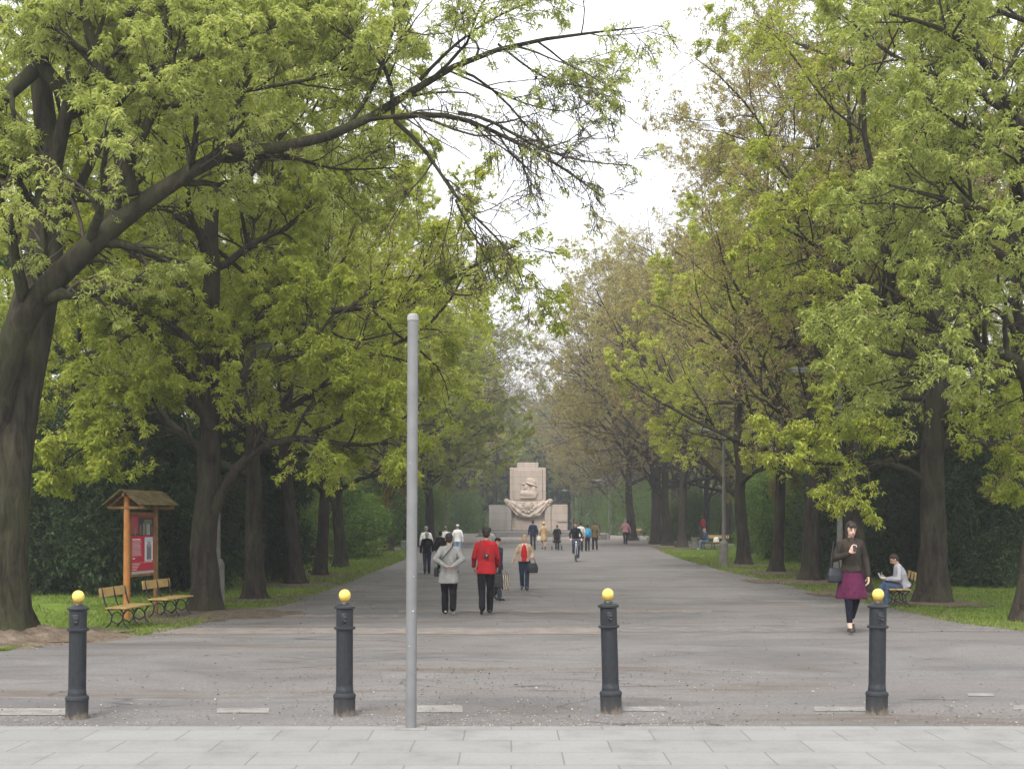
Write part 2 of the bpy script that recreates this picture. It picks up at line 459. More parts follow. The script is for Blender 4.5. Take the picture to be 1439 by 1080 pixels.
# --- L0: the big tree at the left edge with the long bough
oL0 = Vector((gx(-12, 19.6), 19.6, 0))
s_main = px_line(oL0, [(-12, 912, 19.6), (-10, 880, 19.6), (-8, 840, 19.6), (-4, 780, 19.6), (2, 700, 19.6), (8, 610, 19.7), (25, 520, 19.8), (50, 430, 20.0), (66, 340, 20.2), (76, 250, 20.4), (62, 160, 20.5), (50, 60, 20.6), (40, -80, 20.8), (30, -260, 21), (20, -420, 21)])
s_main[0] = (s_main[0][0], 0, -.1)
mains = [
 ([(-2, 600, 19.5), (-6, 520, 19.3), (12, 460, 19.1), (75, 388, 18.9), (140, 332, 18.8), (205, 282, 18.8), (262, 237, 18.9), (320, 214, 19)], .25, .095),
 ([(318, 215, 19), (380, 211, 19.1), (437, 214, 19.2), (480, 190, 19.3), (520, 173, 19.4), (553, 165, 19.5), (578, 120, 19.6), (625, 92, 19.7), (700, 62, 19.9), (790, 50, 20), (905, 38, 20.2)], .095, .010),
 ([(552, 165, 19.5), (600, 157, 19.6), (645, 158, 19.7), (690, 182, 19.8), (730, 205, 19.9), (770, 218, 20), (805, 245, 20.1), (848, 278, 20.2)], .05, .012),
 ([(645, 158, 19.7), (680, 160, 19.6), (720, 188, 19.5), (765, 214, 19.5), (820, 228, 19.5), (880, 232, 19.5)], .03, .008),
 ([(555, 170, 19.5), (590, 195, 19.4), (625, 252, 19.3), (645, 292, 19.2), (700, 330, 19.2), (728, 360, 19.1), (736, 402, 19.1)], .035, .009),
 ([(640, 280, 19.2), (655, 315, 19.3), (680, 350, 19.3), (690, 400, 19.3)], .02, .007),
 ([(184, 275, 18.8), (168, 215, 18.7), (160, 165, 18.6), (166, 140, 18.6), (140, 105, 18.5), (120, 40, 18.4), (110, -60, 18.3)], .14, .04),
 ([(176, 262, 18.8), (180, 215, 18.9), (215, 170, 19.1), (230, 120, 19.3), (240, 90, 19.4), (236, 20, 19.5), (240, -60, 19.5)], .09, .03),
 ([(162, 150, 18.6), (170, 130, 18.4), (195, 110, 18.2), (250, 95, 18), (320, 60, 17.9), (400, 30, 17.8)], .06, .015),
 ([(228, 152, 19.2), (275, 143, 19.3), (340, 125, 19.4), (420, 118, 19.5), (500, 95, 19.6), (590, 60, 19.7)], .045, .012),
 ([(312, 216, 19), (322, 180, 19.2), (335, 140, 19.4), (360, 90, 19.6), (400, 20, 19.8)], .05, .015),
 ([(553, 165, 19.5), (550, 130, 19.4), (549, 95, 19.4), (500, 60, 19.3), (430, 10, 19.2)], .04, .012),
 ([(58, 330, 20.2), (20, 240, 20.4), (0, 228, 20.6), (-60, 215, 20.8)], .10, .04),
 ([(100, 135, 20.2), (50, 98, 20.1), (46, 60, 20), (40, 0, 20), (30, -90, 20)], .14, .08),
 ([(50, 98, 20.1), (20, 125, 19.8), (-20, 160, 19.6), (-80, 200, 19.4)], .12, .08),
 ([(72, 250, 20.4), (88, 190, 20.4), (95, 135, 20.2), (120, 70, 19.9), (170, 20, 19.7), (260, -30, 19.5)], .13, .04),
 ([(30, 480, 19.9), (90, 300, 20.8), (150, 180, 21.8), (230, 60, 22.8), (330, -60, 23.5)],   .10, .03),
 ([(380, 211, 19.1), (470, 240, 20), (560, 235, 21)], .03, .01),
 ([(700, 62, 19.9), (760, 110, 19.8), (800, 120, 19.7), (868, 128, 19.7)], .02, .006),
 ([(620, 95, 19.7), (680, 120, 19.6), (740, 150, 19.6), (820, 165, 19.6), (860, 110, 19.6)], .018, .006),
 ([(590, 112, 19.6), (640, 60, 19.3), (700, 20, 19.1), (780, -10, 19)], .03, .008),
]
def keepL0(p):
    px = (p[:, 0] + oL0.x) * F / (p[:, 1] + oL0.y) + HX; py = HY - (p[:, 2] - CH) * F / (p[:, 1] + oL0.y)
    k = np.interp(px, [470, 600, 720], [.85, .32, .16]) * np.interp(py, [80, 170], [1, .14]) + (px < 470) * .75
    by = np.interp(px, [0, 75, 140, 205, 262, 320, 440, 550], [470, 388, 332, 282, 237, 214, 213, 166])
    near = (np.abs(py - by) < 34) & (p[:, 1] + oL0.y < 19.4) & (px < 570)
    return np.where(near, .12, k)
bigt = tree('ash_tree', 11, oL0, LM['fresh'], 'droop', trunkpts=(s_main, [.50, .45, .43, .40, .37, .32, .26, .20, .165, .14, .12, .10, .07, .05, .03]),
     mains=[(px_line(oL0, p), a, b) for p, a, b in mains], auto=False, lev=(0, 11, 7, 6), dens=1.0, size=.088, nl=11, bark=BARK_MOSS, fork=4, lnr=.32, keep=keepL0,
     lab='big old tree at the left edge with one long bough arching over the road')
# --- L1, the maple behind the notice board
oL1 = ground_pt(288, 857)
m1 = [([(300, 720, 26), (318, 670, 25.8), (352, 628, 25.6), (400, 614, 25.5), (440, 606, 25.5), (482, 634, 25.4), (545, 622, 25.3)], .12, .025),
      ([(440, 607, 25.5), (488, 590, 25.3), (498, 560, 25.2), (540, 575, 25)], .05, .015),
      ([(300, 600, 26), (265, 545, 25.6), (225, 533, 25.3), (180, 552, 25)], .10, .03),
      ([(305, 560, 26), (345, 470, 26), (372, 440, 26.2), (392, 400, 26.4)], .13, .04),
      ([(300, 540, 26), (265, 470, 26), (215, 440, 26), (150, 445, 26)], .10, .03),
      ([(312, 600, 26), (350, 520, 25.6), (375, 505, 25.3), (425, 500, 25), (470, 440, 24.8)], .10, .025),
      ([(292, 640, 26), (250, 600, 25.8), (200, 592, 25.6), (140, 612, 25.4), (85, 650, 25.2)], .07, .015),
      ([(292, 590, 26), (240, 540, 26.6), (170, 545, 27), (110, 575, 27.3), (75, 610, 27.5)], .08, .015)]
tree('maple_tree', 21, oL1, LM['yellow'], H=17, r0=.27, fork=4.3, spread=5.6, lean=(.02, 0), mains=[(px_line(oL1, p), a, b) for p, a, b in m1],
     lev=(13, 9, 7, 6), size=.11, nl=8, lnr=.45, keep=lambda p: np.where((np.abs((p[:, 0] + oL1.x) * F / (p[:, 1] + oL1.y) + HX - 385) < 30) & (np.abs(HY - (p[:, 2] - CH) * F / (p[:, 1] + oL1.y) - 491) < 15), .06, 1.0), lab='maple with low spreading boughs just behind the wooden notice board and benches', group='maples lining the left side of the avenue')
# --- R0 at the right edge, R1 beside the man on the bench
oR0 = ground_pt(1452, 872)
m2 = [([(1450, 560, 23.3), (1436, 492, 23), (1385, 496, 22.6), (1335, 470, 22.2), (1290, 432, 21.9), (1240, 400, 21.6)], .13, .02),
      ([(1445, 530, 23.3), (1400, 515, 23), (1340, 505, 22.6), (1250, 500, 22.2), (1180, 470, 21.9)], .10, .02),
      ([(1450, 420, 23.3), (1430, 330, 22.6), (1400, 300, 22), (1330, 280, 21.3), (1250, 260, 20.8)], .12, .02),
      ([(1450, 350, 23.3), (1420, 220, 22.3), (1370, 190, 21.5), (1310, 150, 20.8)], .12, .02),
      ([(1450, 250, 23.3), (1400, 100, 22.3), (1340, 40, 21.5), (1250, 20, 21)], .12, .02)]
tree('ash_tree', 31, oR0, LM['fresh'], 'maple', H=18, r0=.3, fork=5, spread=4.6, mains=[(px_line(oR0, p), a, b) for p, a, b in m2],
     lev=(12, 9, 7, 6), dens=.75, size=.105, nl=10, lnr=.36, lab='tree cut off by the right edge with fresh pale green leaves hanging high', group='trees lining the right side of the avenue')
oR1 = ground_pt(1311, 846)
m3 = [([(1315, 640, 28.5), (1345, 605, 28.2), (1388, 575, 28), (1420, 525, 27.8)], .16, .06),
      ([(1305, 680, 28.5), (1270, 650, 28), (1205, 650, 27.6), (1150, 655, 27.3), (1110, 640, 27)], .08, .02),
      ([(1305, 560, 28.5), (1240, 555, 28), (1180, 575, 27.5), (1140, 600, 27)], .10, .02),
      ([(1318, 600, 28.5), (1355, 585, 27.5), (1400, 620, 26.8), (1440, 665, 26.4)], .08, .015),
      ([(1310, 500, 28.5), (1240, 420, 28), (1160, 350, 27.4), (1100, 320, 27)], .12, .02)]
R1t = tree('maple_tree', 32, oR1, LM['yellow'], H=19, r0=.31, fork=4.2, spread=6.6, dens=.8, mains=[(px_line(oR1, p), a, b) for p, a, b in m3],
     lev=(13, 9, 7, 6), size=.11, nl=8, lnr=.42, lab='thick trunked maple standing right beside the man on the bench', group='trees lining the right side of the avenue')

# --- prototypes that the rows copy
def proto(*a, **k): 
    o = tree(*a, **k); o.location = (0, -500, 0); return o
PR = {
 'y1': dict(name='maple_tree', clampr=(3.7, .5, 7.2), seed=41, loc=(0, 0, 0), leaf=LM['yellow'], H=19, r0=.26, fork=3.2, spread=8.4, size=.118, nl=9, lnr=.45, lev=(16, 9, 7, 6)),
 'y2': dict(name='maple_tree', clampr=(3.7, .5, 7.2), seed=42, loc=(0, 0, 0), leaf=LM['yellow'], H=20, r0=.29, fork=3.2, spread=8.6, size=.118, nl=9, lnr=.45, lean=(.05, 0), lev=(16, 9, 7, 6)),
 'b1': dict(name='linden_tree', clampr=(3.7, .5, 7.2), seed=43, loc=(0, 0, 0), leaf=LM['bronze'], H=21, r0=.32, fork=3.0, spread=8.8, size=.095, nl=6, lnr=.5, twigmat=TWIGB, dens=.6, lev=(17, 10, 8, 6)),
 'b2': dict(name='linden_tree', clampr=(3.7, .5, 7.2), seed=44, loc=(0, 0, 0), leaf=LM['bronze'], kind='up', H=22, r0=.30, fork=3.1, spread=9, size=.095, nl=6, lnr=.5, twigmat=TWIGB, dens=.5, lean=(-.03, 0), lev=(17, 10, 8, 6)),
 'f1': dict(name='ash_tree', clampr=(3.7, .5, 7.2), seed=45, loc=(0, 0, 0), leaf=LM['fresh'], H=19, r0=.28, fork=3.4, spread=8, size=.17, nl=7, lnr=.3, lev=(12, 8, 7, 5)),
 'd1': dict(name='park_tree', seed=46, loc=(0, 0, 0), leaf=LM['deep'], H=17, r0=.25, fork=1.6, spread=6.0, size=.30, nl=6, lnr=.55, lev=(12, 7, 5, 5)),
 'y3': dict(name='maple_tree', clampr=(3.3, .8, 10), seed=51, loc=(0, 0, 0), leaf=LM['yellow'], H=20, r0=.27, fork=3.2, spread=11, size=.13, nl=9, lnr=.45, lev=(18, 10, 7, 6)),
 'b3': dict(name='linden_tree', clampr=(3.3, .8, 10), seed=52, loc=(0, 0, 0), leaf=LM['bronze'], H=21, r0=.30, fork=3.2, spread=11.5, size=.115, nl=7, lnr=.5, twigmat=TWIGB, dens=.9, lev=(20, 10, 8, 6)),
 'n1': dict(name='bare_tree', clampr=(3.4, .75, 11), seed=48, loc=(0, 0, 0), leaf=LM['bronze'], H=25, r0=.34, fork=3.6, spread=11, size=.10, nl=4, lnr=.5, twigmat=TWIGB, dens=.35, lev=(20, 10, 8, 6)),
 'g1': dict(name='poplar_tree', seed=47, loc=(0, 0, 0), leaf=LM['grey'], kind='up', H=24, r0=.3, fork=3, spread=6.5, size=.14, nl=5, lnr=.5, twigmat=TWIGB, lev=(14, 8, 7, 5)),
}
protos = {}
def place_tree(key, x, d, lab, group, rz=None, sc=1.0, rad=None, cat_name=None):
    if key not in protos:
        k = dict(PR[key]); o = tree(k.pop('name'), k.pop('seed'), k.pop('loc'), k.pop('leaf'), **k); protos[key] = o
    else: o = copy_tree(protos[key])
    o.location = (x, d, 0); o.rotation_euler.z = rz if rz is not None else random.uniform(0, 6.28)
    s = sc * random.uniform(.96, 1.04); q = rad or 1
    o.scale = (s * q, s * q, s); tag(o, lab, 'tree', group); return o
GL = 'maples lining the left side of the avenue'; GR = 'trees lining the right side of the avenue'
rows = [  # key, base px, base py, label, group, scale
 ('y1', 357, 842, 'slim straight trunked maple, first one up the avenue after the notice board maple', GL, .86),
 ('y2', 415, 820, 'maple whose trunk leans towards the avenue, second up the avenue from the notice board maple', GL, .82),
 ('y1', 450, 808, 'maple with a dark straight trunk beside the half hidden bench', GL, .82),
 ('b1', 480, 797, 'dark trunked tree just left of the round clipped bush', GL, .78),
 ('y3', 546, 774, 'tree with a wide flared pale trunk beside the small empty bench', GL, .92),
 ('y3', 584, 768, 'dark trunk just right of the bare grey pole, nearer of two', GL, .95),
 ('y3', 602, 763, 'dark trunk behind the people in white shirts', GL, 1.0),
 ('b1', 1206, 832, 'slender trunk directly behind the woman in the purple skirt', GR, .84),
 ('b2', 1140, 815, 'broad trunk with roots spreading over bare earth, left of the woman in the purple skirt', GR, .86),
 ('y1', 1091, 803, 'grey brown trunk between two darker trunks on the right verge', GR, .86),
 ('b1', 1046, 793, 'dark trunk with a pale round knot just behind the thin concrete lamp post', GR, .9),
 ('b3', 959, 769, 'nearest of three close trunks left of the person in blue on the bench', GR, .97),
 ('b1', 938, 766, 'middle one of three close trunks right of the person in pink', GR, 1.0),
 ('b3', 921, 763, 'farthest of three close trunks, next to the person in pink', GR, 1.0),
 ('b1', 886, 752, 'thick dark trunk just behind and right of the person in pink', GR, .95),
 ('b3', 863, 751, 'dark trunk on the grass between the olive coat and the person in pink', GR, .95),
]
for i, (k, px, py, lab, g, sc) in enumerate(rows):
    p = ground_pt(px, py); place_tree(k, p.x, p.y, lab, g, sc=sc * (1.1 if p.y > 70 and px > 741 else 1))
# the rest of the two rows, running on past the monument
for side in (-1, 1):
    for j in range(15):
        d = (118 if side < 0 else 178) + j * (11 if side < 0 else 10); u = side * (8.6 + min(4, max(0, (d - 90) * .06)) * (1 if side > 0 else .6) + (4.5 if side < 0 and d < 176 else 0))
        if j > 8 and d > 265: continue
        place_tree((['y3', 'n1', 'y3', 'b3', 'y1'] if side < 0 else ['b3', 'n1', 'b3', 'b2', 'y1'])[j % 5], u + .0119 * d + random.uniform(-.5, .5), d + random.uniform(-2, 2),
            'far tree in the left row running on towards the monument' if side < 0 else 'far tree in the dark right row running on past the monument',
            'far trees of the left row' if side < 0 else 'far trees of the right row', sc=random.uniform(1.1, 1.25), rad=1.1)
# trees behind the rows, and the wood closing the view
for side in (-1, 1):
    for i, (d, u) in enumerate([(44, 17), (58, 19), (70, 15.5), (84, 20), (98, 16), (112, 21), (128, 18), (145, 24), (165, 20), (38, 24), (54, 28), (78, 29), (104, 31), (140, 34), (190, 28), (215, 22)]):
        k = ['d1', 'y1', 'b1', 'd1', 'f1'][i % 5] if side < 0 else ['d1', 'b2', 'y2', 'd1', 'b1'][i % 5]
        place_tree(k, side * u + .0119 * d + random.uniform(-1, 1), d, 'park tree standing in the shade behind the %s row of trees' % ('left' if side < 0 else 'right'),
                   'park trees behind the %s row' % ('left' if side < 0 else 'right'), sc=random.uniform(.85, 1.05))
for x_, d_, s_ in ((-5, 190, 1.2), (1.5, 204, 1.35), (6.5, 186, 1.15)):
    place_tree('f1', x_ + 2.3, d_, 'far tree closing the view behind the monument', 'far trees closing the view', sc=s_)
for i in range(24):
    place_tree(['d1', 'y1', 'd1', 'f1'][i % 4], 2.4 + (i % 12 - 5.5) * 5.2 + random.uniform(-1, 1), 215 + (i // 12) * 45 + random.uniform(-8, 12), 'far tree closing the view behind the monument', 'far trees closing the view', sc=random.uniform(1.15, 1.4))
for i, (d, u) in enumerate([(34, -13), (46, -12.5), (57, -12), (68, -12.5), (88, -12), (104, -12.5), (36, 14.5), (50, 14), (64, 13.5), (76, 13), (104, 14.5), (122, 14)]):
    place_tree(['y1', 'f1', 'y2'][i % 3] if u < 0 else ['y2', 'b1', 'b2'][i % 3], u + .0119 * d, d, 'tree of the second row, standing further from the road on the ' + ('left' if u < 0 else 'right'), 'second row trees on the ' + ('left' if u < 0 else 'right'))
for i, (d, u) in enumerate([(92, -8.5), (106, -8), (122, -14), (139, -17), (94, 9.5), (110, 9), (126, 15), (143, 17), (194, 4.5), (200, -9), (212, 9)]):
    place_tree('n1', u + .0119 * d, d, 'tall tree with bare grey brown twigs arching high over the avenue' if i < 8 else 'tall tree with bare grey brown twigs behind the monument', 'bare twigged trees over the avenue' if i < 8 else 'bare twigged trees behind the monument', sc=1.12 if i < 8 else 1.4)
for i, (px, d, s) in enumerate([(960, 96, 1.15), (1010, 112, 1.25), (905, 150, 1.3), (850, 190, 1.3), (655, 130, 1.15), (610, 112, 1.15), (560, 95, 1.1)]):
    place_tree('g1' if i < 4 else 'b2', gx(px, d) + (4 if i < 4 else -4), d + 3, ['tall pale grey green poplar showing above the right row', 'tall bare twigged tree showing above the left row'][i > 3], ['poplars above the right row', 'bare trees above the left row'][i > 3], sc=s)

# --- yews, bushes and hedges
def yew(px, py, w, h, seed, lab, leaf='yew', n=15000, size=.125, name='yew_shrub', group='dark yews behind the rows', conic=False, nl=5):
    p = ground_pt(px, py); return shrub(name, seed, p, LM[leaf], w, h, n, size, nl, lab, group, 'shrub', conic=conic)
yew(110, 829, 6.5, 5.6, 61, 'dark yew left of the notice board, the leftmost of the dark shrubs')
yew(205, 832, 4.6, 5.0, 62, 'dark yew directly behind the notice board')
yew(262, 828, 3.6, 4.4, 63, 'dark yew just right of the notice board roof')
yew(345, 817, 3.9, 5.0, 64, 'dark yew reaching the grass between the two nearest slim trunks on the left')
yew(20, 826, 6.5, 6.4, 65, 'dark yew behind the trunk of the big tree at the left edge')
yew(1250, 812, 5.4, 6.0, 66, 'dark yew behind the man on the bench')
yew(1195, 806, 4.6, 6.6, 67, 'dark yew behind the slender trunk on the right')
yew(1335, 814, 4.2, 5.6, 68, 'dark yew right of the thick trunk beside the bench')
yew(1395, 822, 3.2, 4.6, 69, 'dark yew nearest the right edge')
yew(1378, 812, 2.2, 2.6, 70, 'low grey green conifer in front of the dark yews on the right', 'deep', 5000, .1, 'conifer_shrub', 'green bushes behind the rows', True)
yew(1450, 815, 5, 6.5, 71, 'dark yew cut off by the right edge')
GB = 'green bushes behind the rows'
for i, (px, py, w, h, lab) in enumerate([
 (505, 782, 3.4, 3.0, 'round clipped green bush right of the dark trunks on the left'), (425, 785, 7, 4.2, 'leafy green bush behind the leaning maple'),
 (540, 765, 8, 5, 'leafy green bush behind the small empty bench'), (585, 757, 8, 5, 'leafy green bush behind the bare grey pole'),
 (385, 790, 5, 5.5, 'leafy green bush in the gap right of the slim maple'), (650, 749, 9, 5, 'far green bush left of the monument'),
 (972, 760, 7, 4.0, 'green bush behind the person in blue on the bench'), (1032, 757, 6, 5, 'green bush left of the thin concrete lamp post'),
 (1082, 778, 3.6, 4.4, 'green bush showing between the knotty trunk and the next'), (1112, 786, 5, 4.6, 'green bush left of the broad trunk'),
 (1165, 790, 4.5, 4.2, 'green bush right of the broad trunk'), (905, 752, 12, 6, 'far green bush behind the person in pink'), (845, 748, 10, 5, 'far green bush in the dark row right of the monument'),
 (1160, 775, 10, 6, 'wide green bush far behind the broad trunk'), (470, 768, 10, 6, 'wide green bush far behind the dark trunks on the left')]):
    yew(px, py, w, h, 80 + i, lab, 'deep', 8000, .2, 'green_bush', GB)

# the far wood behind everything reads as one mass
r = np.random.default_rng(5); n_ = 70000; a = r.uniform(0, 1, n_)
X = r.uniform(-150, 160, n_); Y = r.uniform(285, 320, n_); top = 15 + 3 * np.sin(X * .11) + 2 * np.sin(X * .37 + 1); Z = top * a ** .8
V, Fc, tn = leaves(np.stack([X, Y, Z], 1), 4, 1.1, .6, .1, .5, r); tag(np_mesh('far_wood', V, Fc, LM['deep'], None, False, tn), 'far wood reading as one green mass behind the park', 'wood', kind='stuff')
for sd in (-1, 1):
    n_ = 30000; Y = r.uniform(20, 290, n_); X = sd * (44 + r.uniform(0, 8, n_)); Z = (9 + 2.5 * np.sin(Y * .17) + 1.5 * np.sin(Y * .5)) * r.uniform(0, 1, n_) ** .8
    V, Fc, tn = leaves(np.stack([X, Y, Z], 1), 4, .8, .45, .1, .4, r); tag(np_mesh('far_wood', V, Fc, LM['deep'], None, False, tn), 'thick dark undergrowth deep in the park on the ' + ('left' if sd < 0 else 'right'), 'wood', kind='stuff')
# ================================================================ ground
def lawn_mat():
    m, nt, b = newmat('lawn', .95, .1); n = N(nt); v = n.coord()
    c = n.ramp(n.noise(v, 1.1, 6, .6), [(.3, (.09, .14, .025)), (.55, (.15, .22, .035)), (.75, (.20, .25, .05))])
    g = n.noise(v, .35, 4, .6, .5)
    c = n.mix(n.ramp(g, [(.56, 0.0), (.66, .6)]), c, (.13, .10, .065))
    n.l(c, b.inputs['Base Color']); n.bump(n.noise(v, 40, 3), .8, .04, b); return m
def soil_mat():
    m, nt, b = newmat('soil', .95, .1); n = N(nt); v = n.coord()
    c = n.ramp(n.noise(v, 4, 8, .7), [(.3, (.075, .055, .038)), (.55, (.16, .125, .095)), (.75, (.26, .21, .165))])
    n.l(c, b.inputs['Base Color']); n.bump(n.noise(v, 12, 5), .9, .05, b); return m
def asphalt_mat():
    m, nt, b = newmat('asphalt', .85, .3); n = N(nt); v = n.coord()
    base = n.ramp(n.noise(v, .45, 6, .65, .8), [(.3, (.12, .114, .110)), (.5, (.168, .160, .155)), (.7, (.218, .207, .200))])
    # resurfaced strips running across the road
    vs = n.coord((.05, .42, 1)); st = n.noise(vs, 1.6, 2, .4, .4)
    base = n.mix(n.ramp(st, [(.50, 0.0), (.53, .45)]), base, (.195, .175, .165))
    base = n.mix(n.ramp(n.noise(n.coord((.07, .33, 1)), 2.2, 3, .5), [(.58, 0.0), (.61, .5)]), base, (.115, .112, .118))
    sp = n('ShaderNodeTexVoronoi'); sp.inputs['Scale'].default_value = 55; n.l(v, sp.inputs['Vector'])
    base = n.mix(n.ramp(sp.outputs['Distance'], [(.0, .45), (.35, 0.0)]), base, (.36, .34, .32))
    base = n.mix(n.ramp(n.noise(v, 26, 4, .7), [(.35, .55), (.55, 0.0)]), base, (.10, .095, .095))
    # dirt blown against the verges
    dr = n.noise(n.coord((.22, .9, 1)), 1.1, 8, .72, .6)
    base = n.mix(n.ramp(dr, [(.52, 0.0), (.66, .85)]), base, (.115, .09, .072))
    cr = n('ShaderNodeTexVoronoi', feature='DISTANCE_TO_EDGE'); cr.inputs['Scale'].default_value = .9
    w = n('ShaderNodeMixRGB'); w.inputs[0].default_value = .22; nn = n('ShaderNodeTexNoise'); nn.inputs['Scale'].default_value = 2.0; nn.inputs['Detail'].default_value = 6
    vc = n.coord((.55, 1.5, 1)); n.l(vc, nn.inputs['Vector']); n.l(vc, w.inputs[1]); n.l(nn.outputs['Color'], w.inputs[2]); n.l(w.outputs[0], cr.inputs['Vector'])
    crack = n.math('MULTIPLY', n.ramp(cr.outputs['Distance'], [(.0, 1.0), (.014, 0.0)]), n.ramp(n.noise(v, .5, 2), [(.5, 0.0), (.58, 1.0)]))
    base = n.mix(n.math('MULTIPLY', crack, .75), base, (.05, .045, .045))
    n.l(base, b.inputs['Base Color']); n.bump(n.noise(v, 60, 4, .7), .6, .02, b); return m
def slab_mat(name, w, h, mort, c1, c2, cm, off=.5, var=1.0):
    m, nt, b = newmat(name, .85, .25); n = N(nt); v = n.coord()
    br = n('ShaderNodeTexBrick', offset=off, squash=1.0); br.inputs['Scale'].default_value = 1; br.inputs['Brick Width'].default_value = w; br.inputs['Row Height'].default_value = h
    br.inputs['Mortar Size'].default_value = mort; br.inputs['Mortar Smooth'].default_value = .2; br.inputs['Bias'].default_value = 0
    br.inputs['Color1'].default_value = (*c1, 1); br.inputs['Color2'].default_value = (*c2, 1); br.inputs['Mortar'].default_value = (*cm, 1)
    wb = n('ShaderNodeMixRGB'); wb.inputs[0].default_value = .012; nn = n('ShaderNodeTexNoise'); nn.inputs['Scale'].default_value = 3
    n.l(v, nn.inputs['Vector']); n.l(v, wb.inputs[1]); n.l(nn.outputs['Color'], wb.inputs[2]); n.l(wb.outputs[0], br.inputs['Vector'])
    c = n.mix(.8, br.outputs['Color'], n.ramp(n.noise(v, 1.6, 8, .7), [(.25, .58), (.5, .92), (.75, 1.0)]), 'MULTIPLY')
    c = n.mix(n.ramp(n.noise(v, 70, 3, .6), [(.38, .35), (.5, 0.0)]), c, tuple(x * .6 for x in c1))
    c = n.mix(n.ramp(n.noise(v, 9, 6, .75), [(.64, 0.0), (.70, .6)]), c, (.16, .13, .10))
    n.l(c, b.inputs['Base Color']); n.bump(n.math('ADD', br.outputs['Fac'], n.math('MULTIPLY', n.noise(v, 50, 3), -.3)), -.4, .01, b); return m
M_LAWN, M_SOIL, M_ASPH = lawn_mat(), soil_mat(), asphalt_mat()
M_SLAB = slab_mat('paving_slabs', .78, .52, .007, (.275, .27, .26), (.245, .24, .23), (.165, .158, .15))
M_PLAZA = slab_mat('plaza_slabs', 1.2, .9, .02, (.31, .27, .245), (.265, .235, .215), (.16, .14, .13))
M_CONC = plain('pale_concrete', (.225, .215, .20), .9, .2, 0, .25, 6, .4)
def sheet(name, left, right, ds, z, mat, edge=.0, seed=1, kind='structure'):
    r = np.random.default_rng(seed); V = []; Fc = []
    for d in ds:
        xl = np.interp(d, [a[1] for a in left], [a[0] for a in left]); xr = np.interp(d, [a[1] for a in right], [a[0] for a in right])
        xl += edge * (math.sin(d * 1.3 + seed) * .5 + r.normal(0, .5)); xr += edge * (math.sin(d * 1.7 + seed) * .5 + r.normal(0, .5))
        V += [(xl, d, z), (xr, d, z)]
    for i in range(len(ds) - 1): Fc.append((2 * i, 2 * i + 1, 2 * i + 3, 2 * i + 2))
    return tag(mesh_obj(name, V, Fc, mat), kind=kind)
def blob(name, c, rx, ry, z, mat, rz=0, seed=1, k=48, rough=.18):
    r = np.random.default_rng(seed); ph = r.uniform(0, 6, 6); V = [(c[0], c[1], z)]
    for j in range(k):
        a = 2 * PI * j / k; m = 1 + rough * (math.sin(2 * a + ph[0]) * .5 + math.sin(3 * a + ph[1]) * .5 + math.sin(7 * a + ph[2]) * .3 + math.sin(13 * a + ph[3]) * .2) + r.normal(0, .03)
        x, y = rx * m * math.cos(a), ry * m * math.sin(a)
        V.append((c[0] + x * math.cos(rz) - y * math.sin(rz), c[1] + x * math.sin(rz) + y * math.cos(rz), z))
    return tag(mesh_obj(name, V, [(0, 1 + j, 1 + (j + 1) % k) for j in range(k)], mat), kind='structure')
tag(mesh_obj('ground', [(-400, -60, 0), (400, -60, 0), (400, 900, 0), (-400, 900, 0)], [(0, 1, 2, 3)], M_LAWN), kind='structure')
LEFT = [(-60, 10), (-60, 17.3), (-30, 17.5), (-7.2, 17.9), (-7.0, 19.6), (-5.95, 20.3), (-5.6, 22), (-5.75, 25.4), (-4.95, 27.5), (-4.87, 36.6), (-4.94, 46.9), (-4.94, 59.5), (-5.6, 72), (-7, 98)]
RIGHT = [(60, 10), (60, 19.0), (30, 19.4), (8.6, 20.7), (7.99, 22.8), (7.92, 26.4), (7.7, 31.4), (7.75, 38.7), (7.6, 46.9), (7.9, 59.5), (9.2, 85), (10.6, 98)]
ds = np.r_[np.arange(11.1, 30, .22), np.arange(30, 98.1, .6)]
sheet('road', LEFT, RIGHT, ds, .008, M_ASPH, .13, 3)
LD = [(a - .35, b) for a, b in LEFT]; RD = [(a + .4, b) for a, b in RIGHT]
sheet('road_verge', LD, RD, np.r_[np.arange(17.9, 98, .3)], .004, M_SOIL, .45, 9)
# pale concrete strips across the road
def band(y0, y1, x0, x1, z, mat, seed, nm='road_strip'):
    r = np.random.default_rng(seed); V = []; nn = 40
    for i in range(nn + 1):
        px = x0 + (x1 - x0) * i / nn
        for y in (y0 + r.normal(0, .35), y1 + r.normal(0, .35)):
            d = gd(y); V.append((gx(px, d), d, z))
    return tag(mesh_obj(nm, V, [(2 * i, 2 * i + 2, 2 * i + 3, 2 * i + 1) for i in range(nn)], mat), kind='structure')
M_STRIP = plain('strip_concrete', (.205, .178, .16), .9, .2, 0, .22, 3.0, .5)
M_STRIPD = plain('strip_asphalt', (.165, .152, .146), .9, .2, 0, .22, 3.0, .5)
band(891, 882.5, 215, 850, .012, M_STRIP, 5); band(888, 880.5, 850, 1420, .012, M_STRIPD, 6)
band(861, 857, 560, 1000, .012, M_STRIP, 7); band(868, 864, 300, 560, .012, M_STRIP, 8); band(836, 833, 450, 900, .012, M_STRIPD, 8)
# slabs set flush in the asphalt beside the bollards
for i, (a, b2, y0, y1) in enumerate([(-20, 92, 1006, 996), (305, 378, 1002.5, 996), (586, 650, 1002, 992), (876, 936, 1000, 994), (1144, 1218, 1000, 994), (1424, 1500, 998, 992), (1360, 1398, 979, 975)]):
    V = [ground_pt(a, y0), ground_pt(b2, y0), ground_pt(b2 - 3 if b2 > 720 else b2, y1), ground_pt(a, y1)]
    for v in V: v.z = .013
    tag(mesh_obj('flush_slab', V, [(0, 1, 2, 3)], M_CONC), kind='structure')
